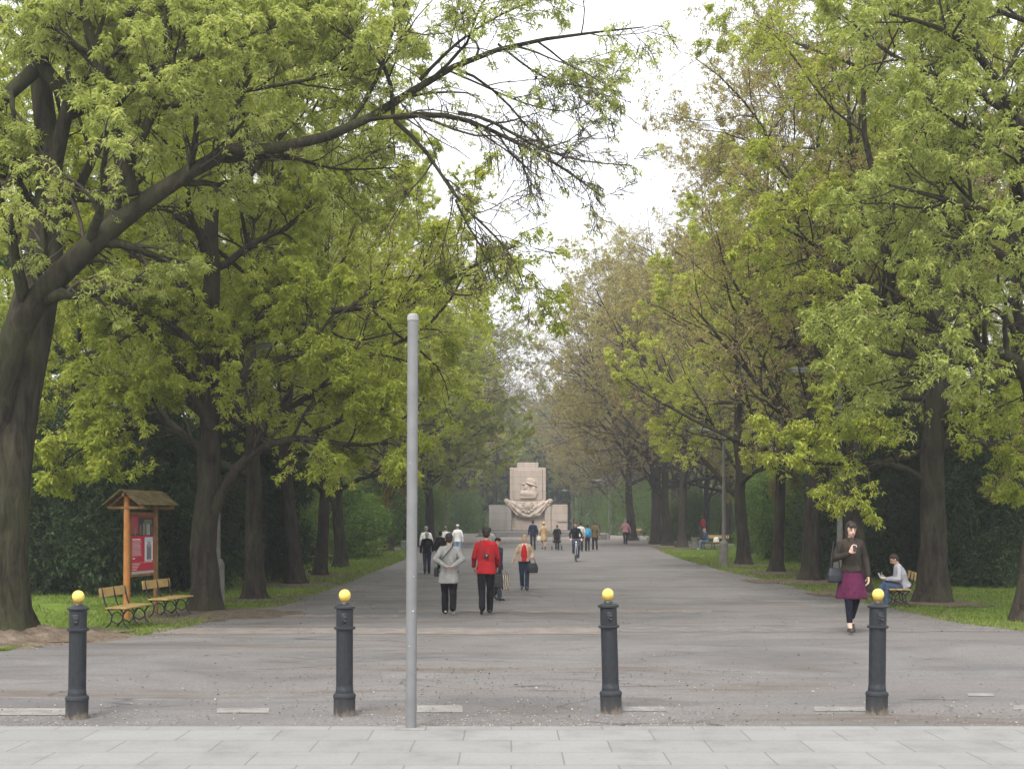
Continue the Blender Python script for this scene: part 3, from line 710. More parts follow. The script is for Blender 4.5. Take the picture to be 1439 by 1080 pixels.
# pavement in front: a slightly raised slab bed
pv = MB(); pv.box((0, 4.215, .0), (80, 14.05, .07)); o = pv.build('pavement', M_SLAB); tag(o, kind='structure')
ed = MB(); r = np.random.default_rng(4)
x = -9.0
V = []; Fc = []
while x < 9.5:
    w = r.uniform(.25, 1.3); y0 = 11.25; y1 = 11.25 + r.uniform(.03, .13) * (1.0 if -1 < x < 8 else .5); bb = len(V)
    V += [(x, y0, .0), (x + w, y0, .0), (x + w, y1, .011), (x, y1 + r.uniform(-.01, .01), .011)]; Fc.append((bb, bb + 1, bb + 2, bb + 3)); x += w
tag(mesh_obj('kerb_gap', [(a, b, .0125) for a, b, c in V], Fc, plain('gap_soil', (.09, .07, .055), .95, .1, 0, .4, 20, .8)), kind='structure')
# plaza, side paths, bare earth
sheet('plaza', [(-7, 97.5), (-12, 100), (-15, 120), (-14, 180), (-10, 230)], [(10.6, 97.5), (14, 100), (17, 120), (17, 180), (14, 230)], np.arange(97.6, 230, 2.5), .012, M_PLAZA, .1, 5)
sheet('side_path', [(-30, 70), (-30, 97)], [(-5.2, 70), (-6, 74), (-6.8, 97)], np.arange(77, 84, .5), .005, M_PLAZA, .2, 6)
sheet('side_path', [(8.6, 92)], [(40, 92)], np.arange(89, 96, .5), .005, M_PLAZA, .2, 7)
sheet('side_path', [(-40, 30)], [(-5.5, 30)], np.arange(35.2, 37.0, .4), .003, M_SOIL, .3, 7)
for i, (px, py, rx, ry) in enumerate([(300, 862, 1.5, 1.6), (250, 872, .9, .8), (415, 822, 1.2, 1.6), (450, 809, 1.2, 1.6), (1140, 817, 1.9, 1.9), (1100, 805, 1.6, 2.2), (1205, 834, 1.2, 1.4), (1311, 848, 1.3, 1.1), (1046, 795, 1.3, 1.6), (960, 770, 1.8, 3), (357, 843, .9, .8), (0, 895, 2.1, 1.3)]):
    p = ground_pt(px, py); blob('bare_earth', (p.x, p.y), rx, ry, .014 + i * .0015, M_SOIL, 0, 30 + i)
# mounded earth round the big tree's roots
mp = ground_pt(0, 896); V = []; Fc = []; rr = np.random.default_rng(8)
for i in range(13):
    for j in range(36):
        a = j * PI / 18; q = i / 12; R_ = 2.3 * q * (1 + .12 * math.sin(3 * a)); h = .42 * (1 - q) ** 1.5 + rr.normal(0, .02) * (q < .97)
        V.append((mp.x - .2 + R_ * math.cos(a), mp.y - .35 + R_ * .8 * math.sin(a), h + .004 if q < 1 else -.02))
for i in range(12):
    for j in range(36): Fc.append((i * 36 + j, (i + 1) * 36 + j, (i + 1) * 36 + (j + 1) % 36, i * 36 + (j + 1) % 36))
tag(mesh_obj('earth_mound', V, Fc, M_SOIL, None, True), kind='structure')

# ---------------------------------------------------------------- grass and litter (uncountable)
r = np.random.default_rng(12)
def xl(d): return np.interp(d, [a[1] for a in LEFT], [a[0] for a in LEFT])
def xr(d): return np.interp(d, [a[1] for a in RIGHT], [a[0] for a in RIGHT])
def clump_ok(x, y): return (np.sin(x * 1.7 + 1.3 * np.sin(y * .9)) * np.sin(y * 1.1 + 1.1 * np.sin(x * 1.3)) > -.75)
nb = 150000
d = 17.9 + (75 - 17.9) * r.uniform(0, 1, nb) ** 2.0; side = r.uniform(0, 1, nb) < .5
off = r.uniform(0, 1, nb) ** 1.3 * np.interp(d, [18, 30, 75], [7, 12, 16]) - .12
x = np.where(side, xl(d) - off, xr(d) + off)
ok = clump_ok(x, d) & (np.abs(x) < 26)
for px, py, rx, ry in [(300, 862, 1.2, 1.3), (415, 822, 1, 1.3), (450, 809, 1, 1.3), (1140, 817, 1.5, 1.6), (1205, 834, 1., 1.2), (1311, 848, 1.1, .9), (1046, 795, 1, 1.2), (0, 895, 1.9, 1.2), (1100, 805, 1.2, 1.6)]:
    p = ground_pt(px, py); ok &= ((x - p.x) / rx) ** 2 + ((d - p.y) / ry) ** 2 > r.uniform(.6, 1.3, nb)
x, d = x[ok], d[ok]; n_ = len(x); h = r.uniform(.025, .085, n_) * np.interp(d, [18, 60], [.8, 1.5]); a = r.uniform(0, 6.28, n_); w = r.uniform(.006, .014, n_) * np.interp(d, [18, 60], [1, 2.2])
bx, by = np.cos(a) * w, np.sin(a) * w; lx, ly = r.normal(0, .03, n_), r.normal(0, .03, n_)
V = np.stack([np.stack([x - bx, d - by, 0 * x], 1), np.stack([x + bx, d + by, 0 * x], 1), np.stack([x + lx, d + ly, h], 1)], 1).reshape(-1, 3)
M_BLADE = leaf_mat('grass_blade', [(.09, .15, .02), (.15, .22, .035), (.22, .27, .06)], .3)
o = np_mesh('grass', V, np.arange(n_ * 3).reshape(-1, 3), M_BLADE, None, False, np.repeat(r.uniform(0, 1, n_), 3)); tag(o, 'short green grass on both verges of the avenue', 'grass', kind='stuff')
# fallen buds and leaf litter on the road
nb = 5200; y = np.concatenate([r.normal(14.3, 1.0, 1500), r.normal(12.0, .5, 900), r.uniform(11.6, 42, nb - 2400)]); x = np.concatenate([r.normal(.2, 2.2, 1500), r.uniform(-6, 6, 900), r.uniform(-9, 9, nb - 2400)])
edge = r.uniform(0, 1, nb) < .45; yy = r.uniform(18, 45, nb); sd = np.where(r.uniform(0, 1, nb) < .5, xl(yy) + r.exponential(.5, nb), xr(yy) - r.exponential(.5, nb))
x = np.where(edge, sd, x); y = np.where(edge, yy, y)
ok = y > 11.5; x, y = x[ok], y[ok]; nb = len(x)
V, Fc, tn = leaves(np.stack([x, y, np.full(nb, .028)], 1), 1, .034, .02, .0, .0, r); V[:, 2] = np.clip(V[:, 2], .014, .05)
o = np_mesh('leaf_litter', V, Fc, leaf_mat('litter', [(.07, .05, .035), (.16, .12, .08), (.38, .34, .26)], .1), None, False, tn); tag(o, 'fallen buds and dry leaf bits scattered over the asphalt', 'leaf litter', kind='stuff')

# open cracks in the asphalt
r = np.random.default_rng(77); V = []; Fc = []
for i in range(26):
    if i < 9: px, py, L = r.uniform(690, 850), r.uniform(935, 975), r.uniform(.4, 1.3)
    elif i < 15: px, py, L = r.uniform(380, 560), r.uniform(905, 935), r.uniform(.5, 1.6)
    else: px, py, L = r.uniform(0, 1439), r.uniform(880, 1012), r.uniform(.5, 2.2)
    d = gd(py); x = gx(px, d); y = d; a = r.normal(0, .22); nseg = int(L / .07) + 2; b0 = len(V)
    for k in range(nseg):
        w = .007 * math.sin(PI * (k + .5) / nseg) * r.uniform(.5, 1.5) + .0015; V += [(x, y - w, .0135), (x, y + w, .0135)]
        a += r.normal(0, .25); a *= .85; x += .07 * math.cos(a); y += .07 * math.sin(a)
    Fc += [(b0 + 2 * k, b0 + 2 * k + 2, b0 + 2 * k + 3, b0 + 2 * k + 1) for k in range(nseg - 1)]
tag(mesh_obj('road_cracks', V, Fc, plain('crack_dirt', (.055, .05, .047), .95, .1, 0, .3, 20, .5)), kind='structure')

# pale grit washed against the pavement edge
r = np.random.default_rng(91); n_ = 4200; x = r.uniform(-6, 6, n_); y = 11.32 + r.exponential(.5, n_); ok = (np.sin(x * 1.1 + 1) + r.normal(0, .6, n_) > -.2) & (y < 15); x, y = x[ok], y[ok]
V, Fc, tn = leaves(np.stack([x, y, np.full(len(x), .02)], 1), 1, .020, .016, 0, 0, r); V[:, 2] = np.clip(V[:, 2], .012, .03)
tag(np_mesh('grit', V, Fc, leaf_mat('grit_stone', [(.16, .14, .12), (.28, .25, .22), (.42, .38, .34)], .05), None, False, tn), 'pale grit scattered on the asphalt along the pavement edge', 'grit', kind='stuff')
# ================================================================ street furniture
M_IRON = plain('bollard_paint', (.019, .022, .027), .45, .4, 0, .3, 14, .25)
def iron_worn():
    m, nt, b = newmat('bollard_base_paint', .7, .3); n = N(nt); t = n('ShaderNodeTexCoord'); sx = n('ShaderNodeSeparateXYZ'); n.l(t.outputs['Object'], sx.inputs[0])
    h = n.math('ADD', n.math('MULTIPLY', sx.outputs[2], .6), n.math('MULTIPLY', n.math('SUBTRACT', n.noise(n.coord((1, 1, .5)), 11, 5, .7), .5), -.16))
    f = n.ramp(h, [(-.0, .75), (.03, .12), (.10, 0.0)])
    c = n.mix(f, (.024, .027, .032), (.26, .21, .16)); n.l(c, b.inputs['Base Color']); n.bump(n.noise(n.coord(), 30, 4), .4, .01, b); return m
M_IRONB = iron_worn()
M_YEL = plain('yellow_paint', (.80, .58, .13), .4, .4, 0, .12, 9, .1)
M_STEEL = plain('galvanised_steel', (.20, .20, .205), .55, .4, .25, .12, 6, .1)
M_CONCP = plain('post_concrete', (.21, .20, .18), .95, .1, 0, .25, 5, .5)
M_OAK = plain('varnished_orange_wood', (.40, .165, .045), .5, .3, 0, .22, 7, .2)
M_PLANK = plain('bench_plank', (.46, .31, .12), .6, .3, 0, .22, 8, .2)
M_BLACK = plain('black_iron', (.015, .015, .016), .5, .4)
M_ROOF = plain('mossy_shingle', (.12, .095, .045), .95, .1, 0, .45, 6, .9)
def bollard(px, py, lab, tilt=(0, 0), rz=0.0):
    p = ground_pt(px, py); root = empty('bollard', (p.x, p.y, .008), rz, lab, 'bollard', 'yellow topped bollards across the entrance'); root.rotation_euler = (tilt[0], tilt[1], rz)
    b = MB(); b.lathe([(.102, 0), (.102, .172), (.107, .175), (.107, .192), (.100, .205), (.085, .215), (.083, .235)], 28); b.build('base', M_IRONB, root, True)
    fl = lambda a, z: 1 - .035 * (abs(math.cos(8 * a)) < .45) * (.26 < z < .80)
    b = MB(); b.lathe([(.082, .232), (.082, .255), (.079, .26), (.079, .3), (.078, .76), (.079, .80), (.080, .81)], 64, mod=fl); b.build('shaft', M_IRON, root, True)
    b = MB(); b.lathe([(.079, .808), (.098, .812), (.101, .822), (.098, .833), (.082, .838)], 28); b.build('collar', M_IRON, root, True)
    b = MB(); b.lathe([(.080, .836), (.080, .995), (.084, 1.0), (.100, 1.008), (.100, 1.022), (.085, 1.034), (.045, 1.045), (.036, 1.06)], 28); b.build('head', M_IRON, root, True)
    # raised crest on the head: shield with a small figure holding a sword
    cr = [loft([(0, 0, -.055, .006, .006), (0, 0, -.035, .026, .010), (0, 0, .0, .036, .012), (0, 0, .045, .036, .011), (0, 0, .05, .030, .006)], 14),
          ell((0, -.012, .028), (.008, .006, .010)), cap((0, -.012, .016), (-.004, -.012, -.012), .009, .009), cap((-.004, -.012, -.012), (.018, -.012, -.03), .009, .006), cap((.018, -.012, -.03), (.024, -.012, -.012), .006, .003),
          cap((-.006, -.012, .014), (-.022, -.012, .022), .004, .004), cap((-.022, -.013, .018), (-.024, -.013, .045), .003, .002), ell((.018, -.012, .008), (.009, .005, .011))]
    c = fuse('crest', cr, .0035, M_IRON, root, 1); c.location = (0, -.078, .915)
    b = MB(); b.lathe([(.034, 1.055), (.034, 1.075), (.045, 1.078), (.045, 1.085)], 20); b.build('ball_socket', plain('worn_brass', (.28, .19, .06), .6, .3), root, True)
    b = MB(); v, f = ell((0, 0, 1.128), (.056, .056, .056), None, 28, 18); b.add(v, f); b.build('ball', M_YEL, root, True)
    return root
bollard(108, 1010, 'leftmost of the four black bollards with yellow balls', (0, .012))
bollard(484, 1006, 'black bollard with rust streaked shaft and yellow ball, left of the bare grey pole', (0, .003))
bollard(859, 1002, 'black bollard with yellow ball standing right of the bare grey pole', (0, -.028))
bollard(1232, 1003, 'black bollard with yellow ball in front of the seated man, rightmost of four', (0, .012))

# bare grey pole in front
d0 = 11.12; pr = empty('metal_pole', (gx(577.5, d0), d0, .035), 0, 'bare grey galvanised pole standing at the edge of the pavement', 'pole'); pr.rotation_euler = (0, .005, 0)
b = MB(); b.lathe([(.047, .0), (.047, 3.53)], 20); b.build('pole', M_STEEL, pr, True)
b = MB(); b.lathe([(.047, 3.532), (.0505, 3.536), (.0505, 3.565), (.046, 3.585), (.03, 3.595)], 20); b.build('cap', plain('cap_plastic', (.30, .30, .30), .5), pr, True)
b = MB(); b.box((.0, 0, .004), (.26, .2, .012), 0, .003); b.build('base_plate', M_CONC, pr)
b = MB()
for z, a, s in ((1.02, -1.2, .012), (.72, -1.9, .008), (1.32, -1.1, .007), (2.3, -1.9, .008)):
    b.box((.048 * math.cos(a), .048 * math.sin(a), z), (s, .004, s * 1.3), a + PI / 2)
b.build('sticker_remnant', plain('paper_scrap', (.42, .41, .40), .9), pr)

# lamp posts
def lamp(px, py, z_top, arm, lab, base=True, dbl=False, w=.075, d=None):
    d = d or gd(py); root = empty('street_lamp', (gx(px, d), d, 0), 0, lab, 'street lamp', 'concrete street lamps')
    b = MB(); b.lathe([(w * 1.25, 0), (w, .9), (w * .62, z_top)], 10); b.build('post', M_CONCP, root, True)
    if base:
        b = MB(); b.lathe([(w * 2.1, -.02), (w * 2.1, .9), (w * 1.5, 1.0), (w * 1.3, 1.02)], 8); b.build('base', M_CONCP, root)
    b = MB(); b.tube([(0, 0, z_top - .1), (arm * .12, 0, z_top + .12), (arm * .5, 0, z_top + .26), (arm * .75, 0, z_top + .30)], [.035, .032, .028, .026], 8); b.build('arm', M_STEEL, root, True)
    s = 1 if arm > 0 else -1
    hd = [ell((arm, 0, z_top + .33), (.33, .11, .07)), cap((arm - s * .35, 0, z_top + .3), (arm - s * .2, 0, z_top + .32), .045, .06)]
    h = fuse('lamp_head', hd, .012, plain('lamp_grey', (.30, .32, .33), .4, .5), root)
    b = MB(); v, f = ell((arm + s * .04, 0, z_top + .285), (.22, .085, .045)); b.add(v, f); b.build('lamp_glass', plain('lamp_glass', (.6, .62, .6), .2, .6), h, True)
    return root
lamp(305, 853, 5.15, 1.1, 'concrete lamp post hidden behind the notice board maple, its grey head among the leaves', True)
lamp(1180, 822, 5.7, -1.1, 'pale concrete lamp post right behind the woman in the purple skirt', True, w=.085)
lamp(1017, 796, 5.0, -1.0, 'thin concrete lamp post between the person in blue and the knotty trunk', True, w=.08)
lamp(626, 762, 5.2, 1.0, 'far concrete lamp post in the left row behind the people in white shirts', False)
lamp(804, 750.5, 5.0, -.9, 'far lamp post just right of the monument', False, w=.05)
lamp(856, 758, 5.0, -1.0, 'far lamp post between the blue backpack and the person in pink', False, w=.06)

# benches: local x runs along the seat, the sitter faces -y
def bench(loc, rz, lab, L=1.55, sc=.8):
    root = empty('park_bench', loc, rz, lab, 'bench', 'park benches with yellow planks and black iron legs', sc)
    for k, y in enumerate((-.20, -.03, .14)):
        b = MB(); b.box((0, y, .45), (L, .155, .035), 0, .008); b.build('seat_plank', M_PLANK, root)
    b = MB(); R = Matrix.Rotation(-.14, 3, 'X'); b.box((0, .335, .78), (L, .03, .20), 0, .008, R); b.build('backrest', M_PLANK, root)
    for x in (-L / 2 + .12, 0, L / 2 - .12):
        b = MB(); r_ = .017
        b.tube([(x, -.24, .425), (x, .2, .425)], r_, 6)
        b.tube([(x, .2, .43), (x, .26, .55), (x, .32, .80), (x, .335, .87)], r_, 6)       # back upright
        b.tube([(x, -.23, .42), (x, -.13, .28), (x, -.16, .12), (x, -.27, .0)], [r_, r_ * 1.1, r_, r_], 6)
        b.tube([(x, .2, .42), (x, .10, .28), (x, .14, .12), (x, .26, .0)], [r_, r_ * 1.1, r_, r_], 6)
        b.tube([(x, -.14, .24), (x, -.08, .34), (x, .0, .37), (x, .07, .34), (x, .12, .24)], r_ * .85, 6)
        b.tube([(x, -.14, .18), (x, -.02, .10), (x, .13, .18)], r_ * .8, 6)
        b.build('iron_leg', M_BLACK, root, True)
    return root
def bench_line(p0, p1, lab, L, sc=.8, flip=False):
    rz = math.atan2(p1.y - p0.y, p1.x - p0.x) + (PI if flip else 0)
    return bench(((p0.x + p1.x) / 2, (p0.y + p1.y) / 2, 0), rz, lab, L, sc)
pA = ground_pt(172, 881.5); bA = bench((pA.x + .02, pA.y + .25, 0), math.radians(85), 'nearer empty bench with yellow planks in front of the notice board', 1.5, .78)
pB = ground_pt(228, 868); bB = bench((pB.x + .05, pB.y + .35, 0), math.radians(82), 'empty bench at the far post of the notice board, close to the maple', 1.55, .80)
p = ground_pt(443, 795); bench((p.x, p.y, 0), math.radians(35), 'bench half hidden between the leaning maple and the dark straight trunk', 1.6, .9)
p = ground_pt(528, 783); bench((p.x, p.y, 0), math.radians(78), 'small distant empty bench beside the tree with the flared trunk', 1.6, .9)
p = ground_pt(1268, 852); benchM = bench((p.x - .02, p.y + .25, 0), math.radians(-100), 'bench with a man eating on it, beside the thick trunk', 1.5, .84)
p = ground_pt(1000, 772); benchF = bench((p.x + .1, p.y, 0), math.radians(-50), 'far bench with a person in blue on it', 1.9, 1.0)
p = ground_pt(908, 760); bench((p.x, p.y + 12, 0), math.radians(-60), 'farthest bench in the shade right of the person in pink', 1.8, 1.1)
p = ground_pt(975, 771); b = MB(); b.lathe([(.21, 0), (.24, .1), (.27, .62), (.30, .66), (.30, .72), (.25, .72)], 16)
o = b.build('litter_bin', M_CONCP, None, True, (p.x + .1, p.y, 0)); tag(o, 'grey concrete litter bin next to the far bench with the person in blue', 'litter bin')

# notice board with a shingled gable roof: local x along the panel, front faces -y
p1, p2 = Vector((gx(178, 23.6), 23.6, 0)), Vector((gx(219, 24.75), 24.75, 0))
ax = (p2 - p1); Lb = ax.length; nb_ = empty('notice_board', p1, math.atan2(ax.y, ax.x), 'wooden notice board with a red poster under a shingled gable roof', 'notice board')
M_OLDW = plain('weathered_wood', (.21, .115, .05), .8, .2, 0, .3, 7, .4)
b = MB(); b.tube([(0, 0, -.02), (.01, 0, 2.28)], [.063, .055], 14); b.build('post', M_OAK, nb_, True)
b = MB(); b.tube([(Lb, 0, -.02), (Lb, 0, 2.2)], [.045, .04], 14); b.build('post', M_OLDW, nb_, True)
fr = MB(); z0, z1 = .80, 1.93
fr.box((Lb / 2, -.0, z1 + .02), (Lb - .14, .07, .06), 0, .005); fr.box((Lb / 2, 0, z0 - .0), (Lb - .14, .07, .05), 0, .005)
fr.box((.105, 0, (z0 + z1) / 2), (.05, .068, z1 - z0 - .05), 0, .005); fr.box((Lb - .105, 0, (z0 + z1) / 2), (.05, .068, z1 - z0 - .05), 0, .005); fr.build('frame', M_OLDW, nb_)
x0, x1 = .13, Lb - .13; pw = x1 - x0
b = MB(); b.box(((x0 + x1) / 2, .0, (z0 + z1) / 2), (pw, .03, z1 - z0 - .04)); po = b.build('poster', plain('poster_red', (.45, .03, .055), .5, .3, 0, .08, 4, .05), nb_)
def pp(name, a0, a1, h0, h1, col, y=-.018):     # flat printed fields on the poster, fractions of its width and height
    H_ = z1 - z0 - .05; b = MB(); b.box((x0 + pw * (a0 + a1) / 2, y, z0 + .025 + H_ * (h0 + h1) / 2), (pw * (a1 - a0), .003, H_ * (h1 - h0))); return b.build(name, plain('print_' + name, col, .5, .3, 0, .1, 20, .0), po)
pp('dark_photo', .02, .98, .66, .98, (.055, .045, .04)); pp('pink_margin', .02, .30, .70, .98, (.35, .06, .08), -.021)
for i, (a, bq, h, hh, c) in enumerate([(.36, .44, .68, .85, (.16, .12, .10)), (.5, .62, .67, .88, (.20, .19, .17)), (.66, .82, .67, .92, (.30, .32, .27)), (.55, .9, .86, .94, (.13, .16, .10)), (.12, .2, .67, .8, (.22, .14, .10)), (.86, .94, .68, .82, (.13, .10, .09))]): pp('photo_figure', a, bq, h, hh, c, -.0235 - i * .0007)
pp('portrait', .60, .96, .22, .63, (.62, .62, .62)); pp('portrait_figure', .68, .88, .24, .50, (.16, .17, .19), -.0215); pp('portrait_face', .71, .85, .46, .56, (.36, .30, .27), -.0225); pp('portrait_sky', .62, .94, .56, .61, (.42, .55, .68), -.0235)
r = np.random.default_rng(3); b = MB(); H_ = z1 - z0 - .05
for k in range(15):
    h = .60 - k * .020; wln = .40 + r.uniform(-.06, .02); b.box((x0 + pw * (.06 + wln / 2), -.018, z0 + .025 + H_ * h), (pw * wln, .003, H_ * (.016 if k == 0 else .006)))
for k in range(5): b.box((x0 + pw * (.06 + .17 - k * .02), -.018, z0 + .025 + H_ * (.17 - k * .025)), (pw * (.34 - k * .04), .003, H_ * .007))
b.box((x0 + pw * .12, -.018, z0 + .025 + H_ * .27), (pw * .1, .003, H_ * .02)); b.box((x0 + pw * .76, -.018, z0 + .025 + H_ * .205), (pw * .34, .003, H_ * .008)); b.box((x0 + pw * .5, -.018, z0 + .025 + H_ * .19), (pw * .9, .003, H_ * .004))
b.build('text_lines', plain('print_white', (.75, .68, .66), .6), po)
pp('grey_footer', .0, 1.0, .0, .045, (.42, .41, .40), -.019)
rf = []
for s in (-1, 1):
    b = MB(); ang = math.radians(38)
    for k in range(6):
        t = k / 6; yy = s * (.02 + t * .33 + .04); zz = 2.39 - (.02 + t * .33 + .04) * math.tan(ang) + .012
        R = Matrix.Rotation(s * -(ang - .07), 3, 'X'); b.box((Lb / 2, yy, zz), (Lb + .42, .10, .022), 0, 0, R)
    b.build('roof_slope', M_ROOF, nb_)
b = MB(); b.box((Lb / 2, 0, 2.30), (Lb + .3, .05, .07), 0, .005)
for x in (-.03, Lb + .03):
    b.box((x, 0, 2.06), (.05, .68, .05), 0, .005)
    for s in (-1, 1): b.tube([(x, s * .36, 2.06), (x, 0, 2.33)], .022, 6)
b.build('roof_frame', M_OLDW, nb_)

# ---------------------------------------------------------------- monument
def stone_mat(nm, c1, c2, w=1.4, h=.85):
    m, nt, b = newmat(nm, .9, .2); n = N(nt); t = n('ShaderNodeTexCoord'); sx = n('ShaderNodeSeparateXYZ'); n.l(t.outputs['Object'], sx.inputs[0])
    cx = n('ShaderNodeCombineXYZ'); n.l(n.math('ADD', sx.outputs[0], sx.outputs[1]), cx.inputs[0]); n.l(sx.outputs[2], cx.inputs[1])
    br = n('ShaderNodeTexBrick', offset=.5); br.inputs['Scale'].default_value = 1; br.inputs['Brick Width'].default_value = w; br.inputs['Row Height'].default_value = h; br.inputs['Mortar Size'].default_value = .02
    br.inputs['Color1'].default_value = (*c1, 1); br.inputs['Color2'].default_value = (*c2, 1); br.inputs['Mortar'].default_value = (*[x * .6 for x in c1], 1); n.l(cx.outputs[0], br.inputs['Vector'])
    c = n.mix(.7, br.outputs['Color'], n.ramp(n.noise(n.coord((1, 1, .35)), 1.2, 6, .65), [(.3, .72), (.65, 1.0)]), 'MULTIPLY'); n.l(c, b.inputs['Base Color']); n.bump(n.noise(n.coord(), 9, 4), .4, .03, b); return m
M_ST = stone_mat('pink_sandstone', (.52, .435, .37), (.475, .40, .34)); M_STG = stone_mat('grey_sandstone', (.42, .385, .35), (.375, .345, .315)); M_RELIEF = plain('carved_sandstone', (.52, .43, .365), .9, .2, 0, .12, 3, .4)
M_STEP = plain('dark_step_stone', (.17, .155, .145), .9, .2, 0, .25, 2, .4)
dm = 150.; k = 1800 / dm; mx_ = gx(742, dm); mon = empty('monument', (mx_, dm, 0), 0, 'pinkish stone monument with a soldier relief and draped banner at the end of the avenue', 'monument')
def mb_box(name, xa, xb, ya, yb, y0, y1, mat, par=mon, bev=.04):
    """xa..xb photo columns, ya..yb photo rows, y0..y1 depth from the front"""
    X0, X1 = gx(xa, dm) - mx_, gx(xb, dm) - mx_; Z0, Z1 = CH + (HY - yb) / k, CH + (HY - ya) / k
    b = MB(); b.box(((X0 + X1) / 2, (y0 + y1) / 2, (Z0 + Z1) / 2), (X1 - X0, y1 - y0, Z1 - Z0), 0, bev); return b.build(name, mat, par)
for i in range(3):
    b = MB(); b.box((0, (-19.2 + i * .9 + 5 - i * .4) / 2, .08 + i * .17), (11.2 - i * .5, 24.2 - i * 1.3, .17), 0, .015); b.build('step', M_STEP, mon)
mb_box('side_block', 687, 712.0, 709.3, 745, .0, 2.6, M_STG); mb_box('side_block', 774.2, 797.7, 708.5, 745, .0, 2.6, M_ST)
mb_box('buttress', 711.8, 718.8, 711, 745, -.25, 2.5, M_STG); mb_box('buttress', 765.5, 774, 711, 745, -.25, 2.5, M_ST)
mb_box('central_wall', 718.6, 765.7, 702, 745, .25, 2.4, M_ST); mb_box('plinth_ledge', 719.2, 765.2, 741.5, 745, .0, .3, M_ST)
mb_box('panel', 723, 761, 716, 741.6, .12, .3, M_ST)
mb_box('tower', 716.7, 767, 656.5, 702.2, .5, 2.3, M_ST); mb_box('tower_panel', 720.8, 762.5, 659.8, 702.4, .2, .52, M_ST); mb_box('tower_border', 716.4, 721.0, 657.5, 702.6, .36, .55, M_ST); mb_box('tower_border', 762.4, 767.3, 657.5, 702.6, .36, .55, M_ST)
mb_box('cap_block', 726.7, 756.9, 649.2, 656.7, .55, 2.1, M_ST)
def mp_(px, py, y=0): return Vector((gx(px, dm) - mx_, y, CH + (HY - py) / k))
R1_ = Matrix.Rotation(.32, 3, 'Y')
sol = [ell(mp_(746, 676, .12), (.62, .22, .40), R1_), ell(mp_(746.5, 680, .05), (.74, .26, .13), R1_), ell(mp_(740, 684.5, .1), (.27, .2, .33)), cap(mp_(735, 679, .1), mp_(739, 680.5, .1), .10, .07), ell(mp_(736.5, 686, .08), (.08, .1, .1)),
       cap(mp_(743, 688, .14), mp_(743, 692, .14), .24, .28), cap(mp_(735, 693, .1), mp_(751, 694, .14), .40, .36), cap(mp_(750, 686, .14), mp_(751, 697, .1), .28, .30), ell(mp_(736, 696, .12), (.50, .26, .30)), cap(mp_(733, 698.5, .05), mp_(751, 698, .05), .18, .18), cap(mp_(744, 690, 0), mp_(753, 692, 0), .12, .12), cap(mp_(741, 695, 0), mp_(748, 690, .0), .10, .09)]
sr = fuse('soldier_relief', sol, .035, M_RELIEF, mon, 1); sr.scale = (1, .6, 1); sr.location = (0, .07, 0)
# draped banner hanging from two knots
nx_, nv = 72, 22; V = []
for i in range(nx_ + 1):
    u = i / nx_ * 2 - 1; X = u * 2.45; top = CH + (HY - 702) / k - .0 - .25 * (1 - u * u); bot = CH + (HY - 727) / k + 1.95 * abs(u) ** 2.9
    bot = min(bot, top - .25)
    for j in range(nv + 1):
        v = j / nv; z = top + (bot - top) * v; fo = math.sin(v * 15 + abs(u) * 7.0) * .07 * (.3 + v) + .05 * math.sin(u * 19 + v * 5)
        V.append((X, -.22 - .16 * math.sin(v * PI * .8) - fo, z))
nfr = len(V); V += [(a, .27, c) for a, b_, c in V]; Fc = []; q = nv + 1
for i in range(nx_):
    for j in range(nv):
        a = i * q + j; Fc += [(a, a + q, a + q + 1, a + 1), (a + nfr, a + 1 + nfr, a + q + 1 + nfr, a + q + nfr)]
    for j in (0, nv): a = i * q + j; Fc.append((a, a + nfr, a + q + nfr, a + q) if j == 0 else (a, a + q, a + q + nfr, a + nfr))
for i in (0, nx_):
    for j in range(nv): a = i * q + j; Fc.append((a, a + 1, a + 1 + nfr, a + nfr))
mesh_obj('banner_drape', V, Fc, M_RELIEF, mon, True)
for s, px in ((-1, 713.5), (1, 771.5)):
    kn = [ell(mp_(px, 705, -.1), (.40, .3, .28)), ell(mp_(px + s * 2.5, 702.5, -.15), (.28, .22, .16), Matrix.Rotation(s * .5, 3, 'Y')), ell(mp_(px - s * 3, 708, -.2), (.3, .2, .4), Matrix.Rotation(-s * .6, 3, 'Y')), cap(mp_(px + s * 1.5, 708, -.1), mp_(px - s * 1.5, 711, -.15), .14, .1)]
    fuse('banner_knot', kn, .04, M_RELIEF, mon, 1)
md = [ell(mp_(742, 711, -.42), (.42, .16, .42))] + [cap(mp_(742, 711, -.42), mp_(742 + 8.5 * math.cos(a), 711 + 7.5 * math.sin(a), -.36), .2, .05) for a in [i * PI / 5 + .3 for i in range(10)]] + [ell(mp_(741 + 6 * math.cos(a), 716 + 3.5 * math.sin(a), -.42), (.2, .1, .14)) for a in (.2, 1.2, 2.0, 2.9)] + [ell(mp_(755, 722, -.2), (.5, .18, .3)), cap(mp_(749, 725, -.15), mp_(758, 721, -.15), .14, .12), ell(mp_(727, 721, -.15), (.3, .12, .16))]
fuse('banner_emblem', md, .035, M_RELIEF, mon, 1)
b = MB(); b.box((2.1, -.02, CH + (HY - 733) / k), (0, 0, 0)); 
mb_box('ledge', 783, 797, 732.2, 733.2, -.08, .02, M_STEP, bev=.0)
# kerb stone blocks by the plaza
for px, py, w_, h_, lab in [(843, 758, 1.3, .5, 'low pale stone block on the grass right of the group walking away'), (573, 772, .8, .55, 'low grey stone block at the verge left of the people in white shirts')]:
    p = ground_pt(px, py); b = MB(); b.box((0, 0, h_ / 2), (w_, .6, h_), .2, .04); tag(b.build('stone_block', M_CONC, None, False, p), lab, 'stone block')
